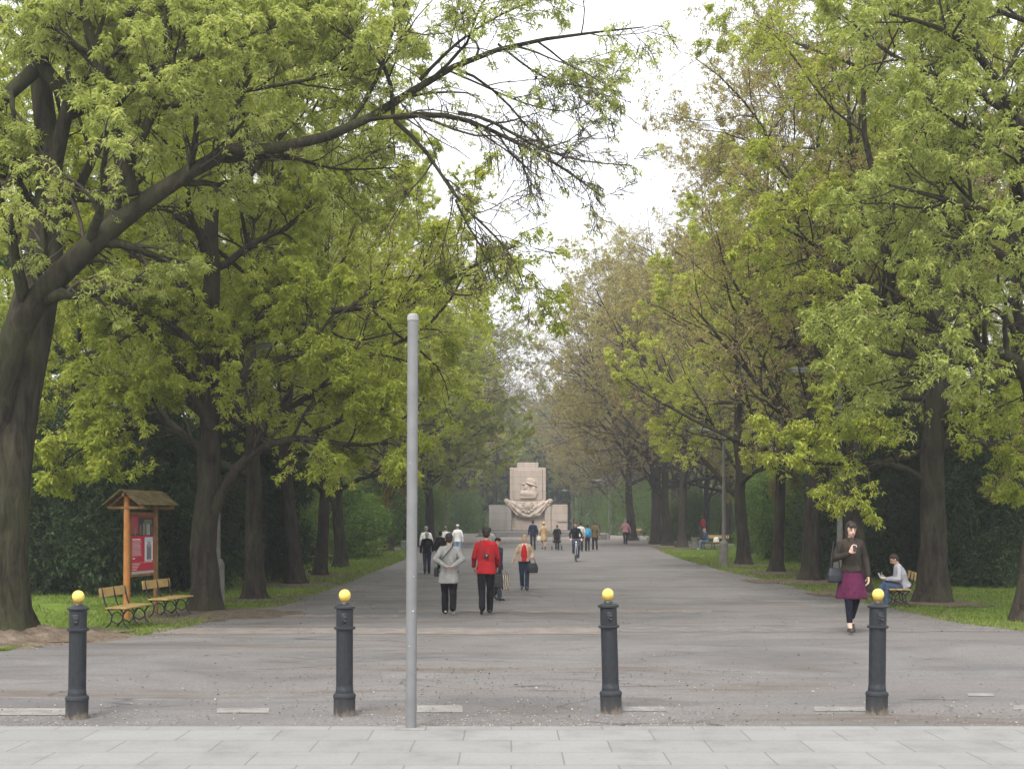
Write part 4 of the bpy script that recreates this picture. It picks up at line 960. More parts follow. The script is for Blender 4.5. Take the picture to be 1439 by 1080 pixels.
# ================================================================ people
def skin_mat(col=(.50, .30, .22)):
    return plain('skin', col, .55, .35, 0, .08, 20, .05)
SKIN = skin_mat(); SKIN2 = skin_mat((.58, .38, .29))
def hairm(col): return plain('hair', col, .55, .4, 0, .35, 45, .5)
HAIRD = (.018, .012, .010)
V3 = Vector
def hand_prims(w, d, palm, curl=.5, side=1, f=1.0):
    """w wrist, d direction of the hand, palm = palm normal; five separate fingers, the thumb leaving the palm's side"""
    d = V3(d).normalized(); n = V3(palm); n = (n - d * n.dot(d)).normalized(); s = d.cross(n) * side
    w = V3(w); P = [cap(w - d * .02, w + d * .02, .026 * f, .025 * f)]
    for q in (-.024, -.008, .008, .024): P.append(cap(w + d * .015 + s * q * .7 * f, w + d * .082 * f + s * q * f, .013 * f, .0125 * f))
    for q, L in ((-.029, .058), (-.0105, .072), (.0095, .078), (.029, .068)):
        a = w + d * .085 * f + s * q * f; d1 = (d + n * curl * .7).normalized(); b = a + d1 * L * .5 * f; d2 = (d + n * curl * 2.0).normalized()
        P += [cap(a, b, .0095 * f, .0088 * f), cap(b, b + d2 * L * .5 * f, .0088 * f, .0075 * f)]
    t0 = w + d * .025 + s * .024 * f; t1 = t0 + (d * .6 + s * .9 + n * .4).normalized() * .035 * f; t2 = t1 + (d * 1.0 + s * .25 + n * .5).normalized() * .032 * f
    P += [cap(t0, t1, .0135 * f, .0115 * f), cap(t1, t2, .011 * f, .009 * f)]
    return P

def person(px, py, h, rot, lab, top=(.1, .1, .1), bottom=(.02, .025, .04), shoes=(.02, .02, .02), hair=(HAIRD, 'short'), legs=('walk', .3, 1), arms=('down', 'down'),
           coat=.86, skirt=None, leggings=None, fat=1.0, lean=0.0, hd=0.0, vox=.012, inner=None, skin=None, pos=None, group='people walking in the avenue', hat=None, collar=None, female=False, nod=0.0, face=True, belt=None, trouser_w=1.0, sleeves=True):
    """h: standing height; local +y is forward; right side of the body is +x"""
    skin = skin or SKIN; p = pos if pos is not None else ground_pt(px, py)
    s = h / 1.70; root = empty('person', (p[0], p[1], p[2] if len(p) > 2 and p[2] else .012), rot, lab, 'person', group, s)
    wf = .92 if female else 1.0
    # ---- legs
    mode = legs[0]; drop = 0.0; hipw = .088; LG = {}
    for sd in (-1, 1):
        x = sd * hipw
        if mode == 'stand': j = [(x, 0, .90), (x * 1.05, .015, .48), (x * 1.1, -.01, .085), (x * 1.3, .15, .03)]
        elif mode == 'walk':
            st, lead = legs[1], legs[2]
            if sd == lead: j = [(x, .0, .90), (x * .95, st * .52, .49), (x * .9, st * .75, .10), (x * 1.1, st * .75 + .15, .06)]
            else: j = [(x, .0, .90), (x * .95, -st * .10, .48), (x * .9, -st * .95, .17), (x * 1.05, -st * .95 + .10, .035)]
        elif mode == 'sit':
            j = [(x, 0, .50), (x * 1.3, .42, .52), (x * 1.3, .42 + legs[1], .09), (x * 1.5, .56 + legs[1], .035)]; drop = -.40
        elif mode == 'cross':
            if sd == 1: j = [(x, 0, .50), (.02, .43, .64), (-.12, .62, .32), (-.16, .76, .28)]
            else: j = [(x, 0, .50), (x * 1.2, .42, .53), (x * 1.4, .44, .09), (x * 1.5, .59, .035)]
            drop = -.40
        elif mode == 'bike':
            if sd == 1: j = [(x, -.12, .98), (x * 1.3, .26, .80), (x * 1.2, .10, .42), (x * 1.3, .24, .38)]
            else: j = [(x, -.12, .98), (x * 1.3, .14, .62), (x * 1.2, .02, .22), (x * 1.3, .16, .18)]
            drop = .08
        LG[sd] = [V3(a) for a in j]
    hipz = .90 + drop; yo = LG[1][0].y; pel = V3((0, yo, hipz)); Rl = Matrix.Rotation(-lean, 3, 'X')
    def U(q): q = V3(q); return Rl @ (q - V3((0, 0, .90))) + pel      # torso space -> body space
    Rh = Matrix.Rotation(-lean * .4 - nod, 3, 'X') @ Matrix.Rotation(0, 3, 'Y') ; Rh = Rh @ Matrix.Rotation(hd, 3, 'Z')
    hc = U((0, .015, 1.585)); HP = lambda q: Rh @ V3(q) + hc
    # ---- arms
    pres = {'down': ((.235, -.02, 1.13), (.245, .06, .89), (0, .15, -1), (-1, 0, 0)),
            'fwd': ((.23, .06, 1.13), (.235, .25, .95), (0, .5, -.8), (-1, 0, 0)),
            'back': ((.235, -.14, 1.14), (.245, -.20, .90), (0, -.1, -1), (-1, 0, 0)),
            'out': ((.27, -.02, 1.15), (.34, .06, .93), (.35, .2, -.9), (-1, 0, 0)),
            'behind': ((.285, -.12, 1.16), (.075, -.225, 1.02), (-1, -.15, -.15), (0, -.2, 1)),
            'phone': ((.265, -.01, 1.14), (.10, .235, 1.215), (-.3, .35, .75), (-.6, -.5, .3)),
            'bag': ((.25, -.03, 1.14), (.24, .16, 1.0), (-.1, .8, .1), (-1, 0, .3)),
            'push': ((.25, .08, 1.14), (.19, .38, 1.08), (0, 1, -.1), (0, 0, -1)),
            'bar': ((.27, .17, 1.17), (.24, .42, 1.05), (0, 1, -.25), (0, 0, -1)),
            'eat': ((.22, .10, 1.14), (.09, .32, 1.20), (-.4, .8, .2), (-.5, 0, .8)),
            'lap': ((.24, .06, 1.13), (.12, .28, .98), (-.5, .8, -.2), (0, 0, -1)),
            'pocket': ((.26, -.08, 1.15), (.19, .07, .97), (-.2, .5, -.8), (-1, 0, 0))}
    AR = {}
    for sd, a in ((-1, arms[0]), (1, arms[1])):
        e, w, d, pn = pres[a] if isinstance(a, str) else a
        m = lambda q: V3((q[0] * sd, q[1], q[2]))
        AR[sd] = (U((sd * .160 * wf, 0, 1.372)), U(m(e)), U(m(w)), Rl @ m(d), Rl @ m(pn))
    # ---- body: one continuous surface
    B = []
    def torso(rings): return [(lambda vf: ([U(v) for v in vf[0]], vf[1]))(loft(rings))]
    B += torso([(0, -.005, .86, .10 * fat, .08), (0, 0, .93, .145 * fat, .10 * fat), (0, .005, 1.05, .120 * fat, .085 * fat), (0, .005, 1.2, .135 * fat * wf, .095 * fat), (0, 0, 1.32, .155 * wf, .095), (0, -.005, 1.40, .13 * wf, .07), (0, -.005, 1.44, .06, .05)])
    B += [cap(U((0, -.01, 1.41)), HP((0, -.02, -.06)), .052, .048)]
    B += [ell(HP((0, -.008, .018)), (.074, .092, .098), Rh), ell(HP((0, .018, -.045)), (.055, .066, .068), Rh), ell(HP((0, .040, -.088)), (.030, .030, .022), Rh),
          cap(HP((0, .086, .010)), HP((0, .106, -.028)), .009, .014), ell(HP((.076, -.008, -.01)), (.012, .018, .03), Rh), ell(HP((-.076, -.008, -.01)), (.012, .018, .03), Rh), ell(HP((0, .074, .030)), (.048, .014, .012), Rh), ell(HP((0, .082, -.054)), (.022, .012, .010), Rh)]
    for sd in (-1, 1):
        S, E, W, D, Pn = AR[sd]; B += [cap(S, E, .050, .038), cap(E, W, .038, .026)] + hand_prims(W + D.normalized() * .015, D, Pn, .55, -sd, 1.0 if vox < .009 else 1.12)
        H, K, A, T = LG[sd]; B += [cap(H, K, .078, .054), cap(K, A, .052, .036), cap(A, T, .032, .024)]
    body = fuse('body', B, vox * (.62 if vox < .009 else .8), skin, root, 1)
    cv = vox
    # ---- face
    if face:
        b = MB()
        for sd in (-1, 1): v, f = ell(HP((sd * .029, .083, .012)), (.013, .007, .0065), Rh, 10, 6); b.add(v, f)
        b.build('eyes', plain('eye', (.05, .04, .035), .3, .5), body, True)
        b = MB()
        for sd in (-1, 1): v, f = ell(HP((sd * .030, .085, .033)), (.020, .007, .004), Rh, 10, 6); b.add(v, f)
        b.build('eyebrows', hairm(hair[0]), body, True)
        b = MB(); v, f = ell(HP((0, .091, -.053)), (.021, .007, .007), Rh, 12, 6); b.add(v, f); b.build('lips', plain('lips', (.42, .13, .12), .5, .4), body, True)
    # ---- hair or hat
    hcm = hairm(hair[0]); st = hair[1]; Hh = []
    if st in ('short', 'bob', 'bun'):
        Hh = [ell(HP((0, -.022, .040)), (.083, .094, .095), Rh), ell(HP((0, -.052, -.012)), (.074, .058, .072), Rh), ell(HP((0, .020, .088)), (.064, .070, .034), Rh)]
        if st == 'bob':
            Hh += [cap(HP((.072, -.010, .03)), HP((.074, .0, -.105)), .026, .022), cap(HP((-.072, -.010, .03)), HP((-.074, .0, -.105)), .026, .022), cap(HP((0, -.06, .0)), HP((0, -.065, -.12)), .058, .048), cap(HP((.045, -.05, 0)), HP((.055, -.045, -.13)), .045, .03), cap(HP((-.045, -.05, 0)), HP((-.055, -.045, -.13)), .045, .03),
                   ell(HP((0, .060, .068)), (.062, .036, .036), Rh), cap(HP((-.045, .078, .052)), HP((.045, .078, .052)), .017, .017)]
        if st == 'bun': Hh += [ell(HP((0, -.11, .03)), (.04, .035, .04), Rh)]
    elif st == 'thin': Hh = [ell(HP((0, -.03, .02)), (.079, .080, .088), Rh)]
    if Hh: fuse('hair', Hh, min(cv, .010), hcm, body, 1)
    if hat:
        col, kind = hat; b = []
        if kind == 'cap': b = [ell(HP((0, -.01, .065)), (.086, .098, .062), Rh), ell(HP((0, .10, .055)), (.055, .06, .010), Rh)]
        else: b = [ell(HP((0, -.008, .065)), (.092, .102, .075), Rh), ell(HP((0, 0, .040)), (.125, .135, .014), Rh)]
        fuse('hat', b, .009, cloth(col), body, 1)
    # ---- trousers / skirt
    if bottom:
        T = []
        for sd in (-1, 1):
            H, K, A, Tt = LG[sd]; e = A - (K - A) * .05 if leggings is None else A + (K - A) * leggings
            tw = trouser_w if leggings is None else .86
            T += [cap(H, K, .098 * tw * (fat ** .5), .069 * tw), cap(K, e, .067 * tw, (.064 if leggings is None else .052) * tw)]
        T += torso([(0, -.01, .83, .10 * fat, .085), (0, -.005, .90, .158 * fat, .118 * fat), (0, 0, .98, .148 * fat, .108 * fat), (0, 0, 1.03, .134 * fat, .10 * fat)])
        fuse('leggings' if leggings is not None else 'trousers', T, cv, cloth(bottom), root, 2, .016 if leggings is None else 0)
    if skirt:
        T = [loft([(0, .02, skirt[1], .225, .185), (0, .015, skirt[1] + .03, .232, .19), (0, .01, .72, .205, .165), (0, 0, .88, .172, .135), (0, 0, 1.0, .142, .112), (0, 0, 1.04, .134, .104)], 40, None, .07)]
        fuse('skirt', T, cv, cloth(skirt[0], .85, 60, .8), root, 1, .014)
    # ---- top
    T = []; zb = coat; fl = 1.0 + max(0, .86 - zb) * .45
    rg = [(0, 0, zb, .172 * fat * fl, .138 * fat * fl), (0, 0, zb + .02, .176 * fat * fl, .142 * fat * fl)]
    if zb < .84: rg.append((0, 0, .93, .168 * fat, .130 * fat))
    rg += [(0, .005, 1.04, (.146 if female else .158) * fat, .114 * fat), (0, .008, 1.2, .162 * fat * wf, .125 * fat), (0, .002, 1.31, .176 * wf, .122), (0, -.005, 1.395, .155 * wf, .092), (0, -.01, 1.435, .095, .070), (0, -.01, 1.462, .064, .058)]
    if mode in ('sit', 'cross', 'bike'): rg = [(0, 0, .86, .15 * fat, .12), (0, 0, .90, .165 * fat, .13 * fat)] + rg[-7:]
    T += torso(rg)
    for sd in (-1, 1):
        S, E, W, D, Pn = AR[sd]; kf = 1.0 + (fat - 1) * .6
        T += [cap(S, U((sd * .05, -.01, 1.425)), .055, .035), cap(S, E, .060 * kf, .052 * kf), cap(E, W if sleeves else E + (W - E) * .1, .054 * kf, .041)]
    fuse('coat' if zb < .80 else 'jacket', T, cv, cloth(top), root, 2, .022)
    if inner:      # shirt showing in the open front
        T = torso([(0, .055 * fat, .90, .11, .105 * fat), (0, .05 * fat, 1.0, .11, .10 * fat), (0, .055 * fat, 1.2, .115, .10 * fat), (0, .045 * fat, 1.34, .08, .098 * fat), (0, .03, 1.42, .045, .07)]); fuse('shirt', T, cv * .9, cloth(inner), root, 1)
    if collar:
        cb = [cap(U((sd * .012, .115, 1.25)), U((sd * .055, .055, 1.44)), .018, .020) for sd in (-1, 1)]; fuse('collar', cb, cv * .8, cloth(collar), root, 1)
    if belt:
        T = torso([(0, 0, 1.02, .158 * fat, .122 * fat), (0, 0, 1.065, .156 * fat, .120 * fat)]); fuse('belt', T, cv * .8, cloth(belt), root, 1)
    # ---- shoes
    for sd in (-1, 1):
        H, K, A, Tt = LG[sd]; dd = (Tt - A); hl = A - V3((dd.x, dd.y, 0)) * .25; hl.z = A.z - .035
        q = [cap(hl, A + dd * .5 - V3((0, 0, .01)), .036, .036), cap(A + dd * .4 - V3((0, 0, .012)), Tt, .038, .030)]
        if leggings is None: q.append(cap(A, A + (K - A) * .12, .043, .042))
        fuse('shoe', q, min(cv, .012), plain('leather', shoes, .45, .4, 0, .2), root, 1)
    root['_s'] = s; del root['_s']
    return root, AR, LG, U, HP
def at_local(root, q):
    M = Matrix.LocRotScale(root.location, root.rotation_euler, root.scale); return M @ V3(q)
def strap_obj(pts, r, mat, name, parent): b = MB(); b.tube(pts, r, 6); return b.build(name, mat, parent, True)
def bag(root, q, size, col, lab, name='handbag', cat='handbag', handle=.22, rz=0, to=None, slouch=1.0, group=None):
    """a soft bag whose handle is held or shouldered; q is the handle top in the person's space"""
    s = root.scale[0]; c = at_local(root, q); bg_ = empty(name, (c.x, c.y, c.z), root.rotation_euler.z + rz, lab, cat, group, s)
    w, d, h = size; z = -handle - h
    m = plain('bag_leather', col, .5, .4, 0, .25, 12, .3)
    fuse('bag_body', [loft([(0, 0, z, w * .40, d * .40), (0, 0, z + .02, w * .48, d * .5), (0, 0, z + h * .5, w * .5, d * .5), (0, 0, z + h * .92, w * .40, d * .32), (0, 0, z + h, w * .34, d * .16)], 22)], .010, m, bg_, 1)
    for y in ((-d * .14, d * .14) if handle < .4 else (0,)):
        strap_obj([(-w * .30, y, z + h * .85), (-w * .20, y * .8, z + h + handle * .5), (-.02, y * .3, -.01), (.02, y * .3, -.01), (w * .20, y * .8, z + h + handle * .5), (w * .30, y, z + h * .85)], .010, m, 'handle', bg_)
    return bg_

# 1 woman in the purple skirt, walking towards us with a phone
w1, A1, L1_, U1, H1 = person(1196, 890, 1.79, PI + .05, 'woman in a brown jacket and purple skirt walking towards us looking at her phone', top=(.038, .031, .024), bottom=(.008, .010, .018), skirt=((.085, .014, .045), .53), leggings=.22,
    shoes=(.05, .035, .03), hair=((.022, .013, .010), 'bob'), legs=('walk', .26, 1), arms=('down', 'phone'), coat=.94, collar=(.030, .025, .020), vox=.0085, female=True, fat=.98, nod=.14, skin=SKIN2)
ph = at_local(w1, U1((.045, .315, 1.305))); b = MB(); b.box((0, 0, 0), (.052, .016, .105), 0, .004, Matrix.Rotation(.5, 3, 'X')); o = b.build('phone_case', plain('phone_black', (.015, .015, .018), .25, .5)); e = empty('mobile_phone', ph, w1.rotation_euler.z, 'small dark mobile phone in the hand of the woman in the purple skirt', 'phone'); o.parent = e
b = MB(); b.box((0, -.0085, .008), (.042, .003, .065), 0, 0, Matrix.Rotation(.5, 3, 'X')); b.build('screen', plain('phone_screen', (.20, .26, .30), .2, .6), e)
hb = bag(w1, (.20, .0, 1.42), (.27, .13, .22), (.016, .017, .024), 'dark shoulder bag hanging at the hip of the woman in the purple skirt', 'shoulder_bag', 'shoulder bag', .42, .25)
hb.location += V3((-.07, -.08, 0))
# 2 grey coat, hands clasped behind
g2, A2, L2_, U2, H2 = person(631, 864, 1.56, .06, 'person in a light grey coat walking away with hands clasped behind the back', top=(.29, .285, .27), bottom=(.010, .010, .012), shoes=(.55, .50, .42), legs=('walk', .22, -1), arms=('behind', 'behind'), coat=.66, fat=1.18, vox=.0088, hair=(HAIRD, 'short'), nod=.05, trouser_w=1.12)
sb = empty('shoulder_bag', g2.location, g2.rotation_euler.z, 'small black bag worn crosswise by the person in the grey coat', 'shoulder bag', None, g2.scale[0])
fuse('bag_body', [loft([(-.265, .0, .80, .04, .075), (-.265, .0, .82, .05, .09), (-.265, 0, .95, .048, .09), (-.255, 0, 1.0, .03, .07)], 18)], .01, plain('bag_leather', (.015, .015, .016), .5, .4), sb)
strap_obj([(-.25, -.03, .98), (-.195, -.135, 1.10), (-.06, -.165, 1.28), (.05, -.135, 1.40), (.085, -.06, 1.462), (.08, .02, 1.46)], .011, plain('bag_leather', (.015, .015, .016), .5, .4), 'strap', sb)
# 3 red jacket
r3, A3, L3_, U3, H3 = person(683, 864, 1.67, .04, 'person in a bright red jacket and black trousers walking away with a handbag', top=(.38, .018, .022), bottom=(.010, .010, .013), legs=('walk', .24, 1), arms=('fwd', 'fwd'), coat=.80, fat=1.08, vox=.0088, hair=(HAIRD, 'short'))
sb = empty('shoulder_strap_bag', r3.location, r3.rotation_euler.z, 'dark bag with white clasp hanging on the back of the red jacket', 'bag', None, r3.scale[0])
fuse('bag_body', [loft([(.0, -.155, 1.10, .04, .018), (.0, -.158, 1.12, .055, .025), (0, -.158, 1.18, .055, .025), (0, -.15, 1.2, .04, .015)], 16)], .008, plain('bag_leather', (.06, .015, .015), .5, .4), sb)
strap_obj([(-.03, -.15, 1.18), (-.09, -.14, 1.30), (-.12, -.10, 1.42), (-.11, -.02, 1.462)], .008, plain('bag_leather', (.12, .02, .02), .5, .4), 'strap', sb); b = MB(); b.box((.01, -.188, 1.165), (.022, .008, .016), 0, .003); b.build('clasp', plain('clasp', (.7, .7, .7), .3), sb)
bg3 = bag(r3, (.245, .30, .90), (.30, .15, .26), (.025, .02, .02), 'black handbag in the right hand of the person in red', 'handbag', 'handbag', .14, .5)
b3 = bag(r3, (.36, .36, .86), (.27, .13, .30), (.22, .19, .16), 'striped black and cream shopping bag beside the person in red', 'shopping_bag', 'shopping bag', .10, .3)
def stripes():
    m, nt, b = newmat('striped_fabric', .8); n = N(nt); wv = n('ShaderNodeTexWave'); wv.inputs['Scale'].default_value = 7; wv.inputs['Distortion'].default_value = 3; n.l(n.coord(), wv.inputs['Vector'])
    n.l(n.ramp(wv.outputs['Fac'], [(.4, (.015, .014, .014)), (.55, (.42, .36, .28))]), b.inputs['Base Color']); return m
b3.children[0].data.materials[0] = stripes()
# 4 child in a blue jacket and cap half hidden behind the red jacket
person(699, 845, 1.42, PI + .9, 'boy in a dark blue jacket and cap mostly hidden behind the person in red', top=(.020, .030, .060), bottom=(.03, .035, .05), legs=('walk', .2, 1), coat=.86, vox=.011, hat=((.012, .012, .018), 'cap'), group=None, arms=('back', 'down'), hd=-.5)
# 5 beige jacket, red top
b5, *_ = person(737, 830, 1.42, PI - .08, 'fair haired woman in a beige jacket over a red top walking towards us', top=(.50, .36, .25), bottom=(.022, .032, .062), hair=((.45, .30, .15), 'short'), legs=('walk', .16, -1), arms=('bag', 'out'), coat=.90, female=True, fat=1.12, vox=.010, inner=(.45, .02, .025), collar=(.75, .72, .68), skin=SKIN2)
bag(b5, (-.25, .12, 1.05), (.36, .16, .30), (.014, .015, .018), 'large black handbag on the arm of the fair haired woman in beige', 'handbag', 'handbag', .20, .2)
# 6-11 the group at the left
person(600, 807, 1.40, .08, 'grey haired person in a black jacket and jeans, left of the grey coat', top=(.010, .010, .012), bottom=(.022, .028, .05), hair=((.42, .40, .38), 'short'), legs=('walk', .18, 1), arms=('down', 'fwd'), coat=.88, vox=.011)
person(599, 795, 1.55, .0, 'leftmost white shirted person, right behind the one in black', top=(.86, .86, .86), bottom=(.15, .17, .2), hair=((.30, .28, .26), 'short'), legs=('walk', .2, -1), vox=.012, fat=1.12)
person(619, 802, 1.40, .1, 'person in a black coat partly hidden by the grey coat', top=(.014, .012, .012), bottom=(.012, .012, .014), hair=(HAIRD, 'short'), legs=('walk', .2, 1), vox=.012, fat=1.15, coat=.76)
person(626, 792, 1.55, -.05, 'middle one of three people in white shirts, behind the grey coat', top=(.86, .86, .86), bottom=(.3, .35, .42), hair=((.18, .15, .12), 'thin'), legs=('walk', .2, 1), vox=.012, fat=1.15)
person(643, 786, 1.59, .05, 'person in a white shirt, white cap and pale blue jeans, rightmost of the white shirts', top=(.86, .86, .86), bottom=(.30, .42, .60), hair=((.3, .25, .2), 'thin'), hat=((.75, .75, .75), 'cap'), legs=('walk', .2, -1), vox=.012, arms=('down', 'down'))
person(688, 793, 1.48, .1, 'dark haired person in a pale green shirt behind the head of the red jacket', top=(.38, .42, .37), bottom=(.1, .1, .11), legs=('walk', .2, 1), vox=.012)
# 12-16
person(749, 773, 1.77, .0, 'person in a navy jacket and black trousers left of the beige trench coat', top=(.016, .022, .045), bottom=(.012, .012, .015), legs=('stand',), coat=.84, vox=.013, fat=1.05, trouser_w=.85)
c13, *_ = person(764, 772.5, 1.66, .05, 'person in a tan trench coat and beige hat facing the monument', top=(.42, .29, .15), bottom=None, hair=((.3, .2, .1), 'short'), hat=((.58, .42, .28), 'hat'), legs=('walk', .1, -1), coat=.58, vox=.013, female=True, belt=(.36, .24, .12))
bag(c13, (-.27, .05, .95), (.24, .1, .30), (.70, .66, .60), 'white bag carried beside the tan trench coat', 'carrier_bag', 'bag', .10)
p14, *_ = person(783, 773, 1.50, .0, 'person dressed in black pushing a stroller away from us', top=(.012, .012, .013), bottom=(.02, .02, .022), hair=((.09, .06, .045), 'short'), legs=('walk', .14, 1), arms=('push', 'push'), coat=.80, vox=.013)
def wheel(b, c, R_, r_, ax='x', k=20):
    ps = [V3((0, math.cos(a) * R_, math.sin(a) * R_)) if ax == 'x' else V3((math.cos(a) * R_, 0, math.sin(a) * R_)) for a in [2 * PI * i / k for i in range(k)]]
    b.tube([p + V3(c) for p in ps], r_, 6, closed=True)
s14 = empty('stroller', p14.location + V3((0, .52, 0)), 0, 'black pushchair pushed by the person in black', 'stroller')
b = MB()
for sd in (-1, 1): b.tube([(sd * .21, -.16, .98), (sd * .24, .05, .62), (sd * .27, .45, .12)], .013, 6); b.tube([(sd * .24, .18, .5), (sd * .29, -.22, .13)], .013, 6)
b.tube([(-.21, -.16, .98), (-.18, -.2, 1.0), (.18, -.2, 1.0), (.21, -.16, .98)], .015, 6); b.tube([(-.29, -.22, .13), (.29, -.22, .13)], .012, 6); b.tube([(-.27, .45, .12), (.27, .45, .12)], .012, 6); b.build('frame', M_STEEL, s14, True)
for x in (-.29, .29):
    for y, R_ in ((-.22, .11), (.45, .10)):
        b = MB(); wheel(b, (x, y, .12), R_, .022); b.tube([(x, y, .03), (x, y, .21)], .008, 5); b.tube([(x, y - .09, .12), (x, y + .09, .12)], .008, 5); b.build('wheel', M_BLACK, s14, True)
fuse('seat', [cap((-.17, .05, .50), (.17, .05, .50), .07, .07), cap((-.17, .38, .46), (.17, .38, .46), .05, .05), ell((0, .2, .46), (.20, .24, .06)), ell((0, -.02, .72), (.20, .06, .26))], .016, cloth((.02, .02, .022)), s14); fuse('hood', [ell((0, .10, .92), (.22, .24, .16)), ], .016, cloth((.015, .015, .018)), s14)
person(816, 775, 1.66, .0, 'person in a whitish top hidden behind the cyclist', top=(.55, .53, .50), bottom=(.03, .03, .035), legs=('walk', .2, 1), vox=.013)
p17, *_ = person(825.5, 774.5, 1.52, .0, 'person wearing a bright blue backpack, walking away beside the olive coat', top=(.05, .22, .34), bottom=(.03, .035, .05), legs=('walk', .2, -1), vox=.013)
bp = empty('backpack', at_local(p17, (0, -.17, 1.14)), 0, 'bright blue backpack on the back of the person beside the olive coat', 'backpack'); fuse('pack', [loft([(0, 0, -.20, .12, .07), (0, 0, -.17, .145, .09), (0, 0, .08, .14, .085), (0, .02, .19, .09, .05)], 18), ell((0, -.07, -.06), (.10, .05, .09))], .014, cloth((.03, .24, .42)), bp)
b = MB()
for sd in (-1, 1): b.tube([(sd * .08, .05, .15), (sd * .10, .14, .24), (sd * .11, .24, .15), (sd * .12, .26, -.02)], .014, 6)
b.build('strap', cloth((.02, .12, .22)), bp)
person(836, 773, 1.68, .1, 'person in an olive brown coat walking away, right of the blue backpack', top=(.10, .075, .035), bottom=(.018, .016, .016), legs=('walk', .26, -1), coat=.76, fat=1.12, vox=.013, arms=('pocket', 'back'), hair=((.06, .04, .025), 'short'))
person(879, 765, 1.80, .0, 'person in a pink jacket walking away alone on the right', top=(.58, .27, .32), bottom=(.012, .012, .016), legs=('walk', .12, 1), vox=.014, fat=1.12, hair=((.35, .30, .26), 'short'), arms=('pocket', 'out'), coat=.84)
person(802, 746.5, 1.75, PI, 'far person in dark blue beside the right end of the monument', top=(.03, .04, .07), bottom=(.05, .07, .12), legs=('stand',), vox=.016, pos=(gx(802, 182), 182, 0), face=False, group=None)
person(987, 761, 1.75, .6, 'far person in red with a white cap standing on the right grass', top=(.45, .05, .05), bottom=(.10, .10, .11), legs=('stand',), vox=.015, pos=(gx(987.5, 98), 98, .35), hat=((.8, .8, .8), 'cap'), face=False, group=None)
# cyclist
pc = ground_pt(809, 789); cy, *_ = person(0, 0, 1.62, PI, 'cyclist in a dark jacket riding a bicycle towards us', top=(.016, .018, .024), bottom=(.05, .065, .11), legs=('bike',), arms=('bar', 'bar'), lean=.2, vox=.012, pos=(pc.x, pc.y, .02), hair=(HAIRD, 'short'), trouser_w=.95)
bk = empty('bicycle', (pc.x, pc.y, .02), PI, 'white and silver bicycle ridden towards us by the cyclist', 'bicycle', None, .92)
M_FR = plain('bike_white', (.55, .56, .58), .35, .5)
for y in (-.52, .56):
    b = MB(); wheel(b, (0, y, .335), .32, .018, k=28); wl = b.build('wheel', M_BLACK, bk, True)
    b = MB(); wheel(b, (0, y, .335), .297, .010, k=28); b.tube([(-.05, y, .335), (.05, y, .335)], .022, 8)
    for i in range(10): a = i * PI / 5; b.tube([(0, y, .335), (0, y + .295 * math.cos(a), .335 + .295 * math.sin(a))], .003, 4)
    b.build('rim', M_STEEL, wl, True)
b = MB(); BB = (0, -.08, .29); b.tube([BB, (0, -.22, .86)], .018, 8); b.tube([BB, (0, .36, .78)], .020, 8); b.tube([(0, -.20, .78), (0, .36, .86)], .017, 8); b.tube([(0, .34, .95), (0, .39, .74)], .02, 8)
for sd in (-1, 1): b.tube([(sd * .03, .39, .74), (sd * .045, .45, .6), (sd * .05, .56, .335)], .012, 6); b.tube([BB, (sd * .05, -.52, .335)], .010, 6); b.tube([(0, -.21, .80), (sd * .05, -.52, .335)], .009, 6)
b.build('frame', M_FR, bk, True)
b = MB(); b.tube([(0, .36, .93), (0, .40, 1.02)], .014, 6); b.tube([(-.27, .33, 1.04), (-.18, .38, 1.05), (0, .41, 1.03), (.18, .38, 1.05), (.27, .33, 1.04)], .012, 8); b.build('handlebar', M_STEEL, bk, True)
fuse('saddle', [cap((0, -.33, .90), (0, -.08, .91), .06, .025), ell((0, -.30, .90), (.09, .09, .035))], .012, M_BLACK, bk)
b = MB(); b.lathe([(.09, -.004), (.09, .004)], 20, (0.03, -.08, .29), None, Matrix.Rotation(PI / 2, 3, 'Y')); b.tube([(.05, -.08, .29), (.06, -.02, .42)], .01, 6); b.tube([(-.05, -.08, .29), (-.06, -.14, .16)], .01, 6); b.box((.11, -.02, .42), (.09, .07, .02)); b.box((-.11, -.14, .16), (.09, .07, .02)); b.build('crank', M_STEEL, bk)
b = MB(); v, f = ell((0, .47, .90), (.05, .04, .05)); b.add(v, f); b.build('headlight', plain('chrome', (.7, .7, .7), .2, .8, .6), bk, True)
b = MB(); b.box((0, .44, .80), (.09, .05, .12), 0, .01); b.build('basket_bracket', M_FR, bk)
# man eating on the bench
ps = benchM.location; m21, A21, *_ = person(0, 0, 1.62, 0, 'seated man in a pale grey striped sweater bent over food on his bench', top=(.42, .42, .47), bottom=(.065, .095, .16), shoes=(.05, .06, .05), hair=((.035, .02, .014), 'short'), legs=('cross',), arms=('eat', 'eat'), lean=.34, nod=.35, vox=.0088, pos=(0, 0, 0), coat=.86, fat=1.2, group=None)
m21.rotation_euler.z = math.radians(84); m21.scale = (.90, .90, .90); m21.location = (ps.x + .07, ps.y - .25, -.03)
bpy.context.view_layer.update(); fp = at_local(m21, (A21[1][2] + A21[-1][2]) / 2 + V3((0, .10, .04))); fb = empty('food_tray', fp, m21.rotation_euler.z, 'open white food tray with a cup and straw in the hands of the seated man', 'food tray')
b = MB(); b.box((0, 0, 0), (.16, .11, .03), 0, .008); b.box((0, .07, .05), (.16, .012, .10), 0, .004, Matrix.Rotation(-.4, 3, 'X')); b.build('tray', plain('white_card', (.8, .78, .74), .7), fb)
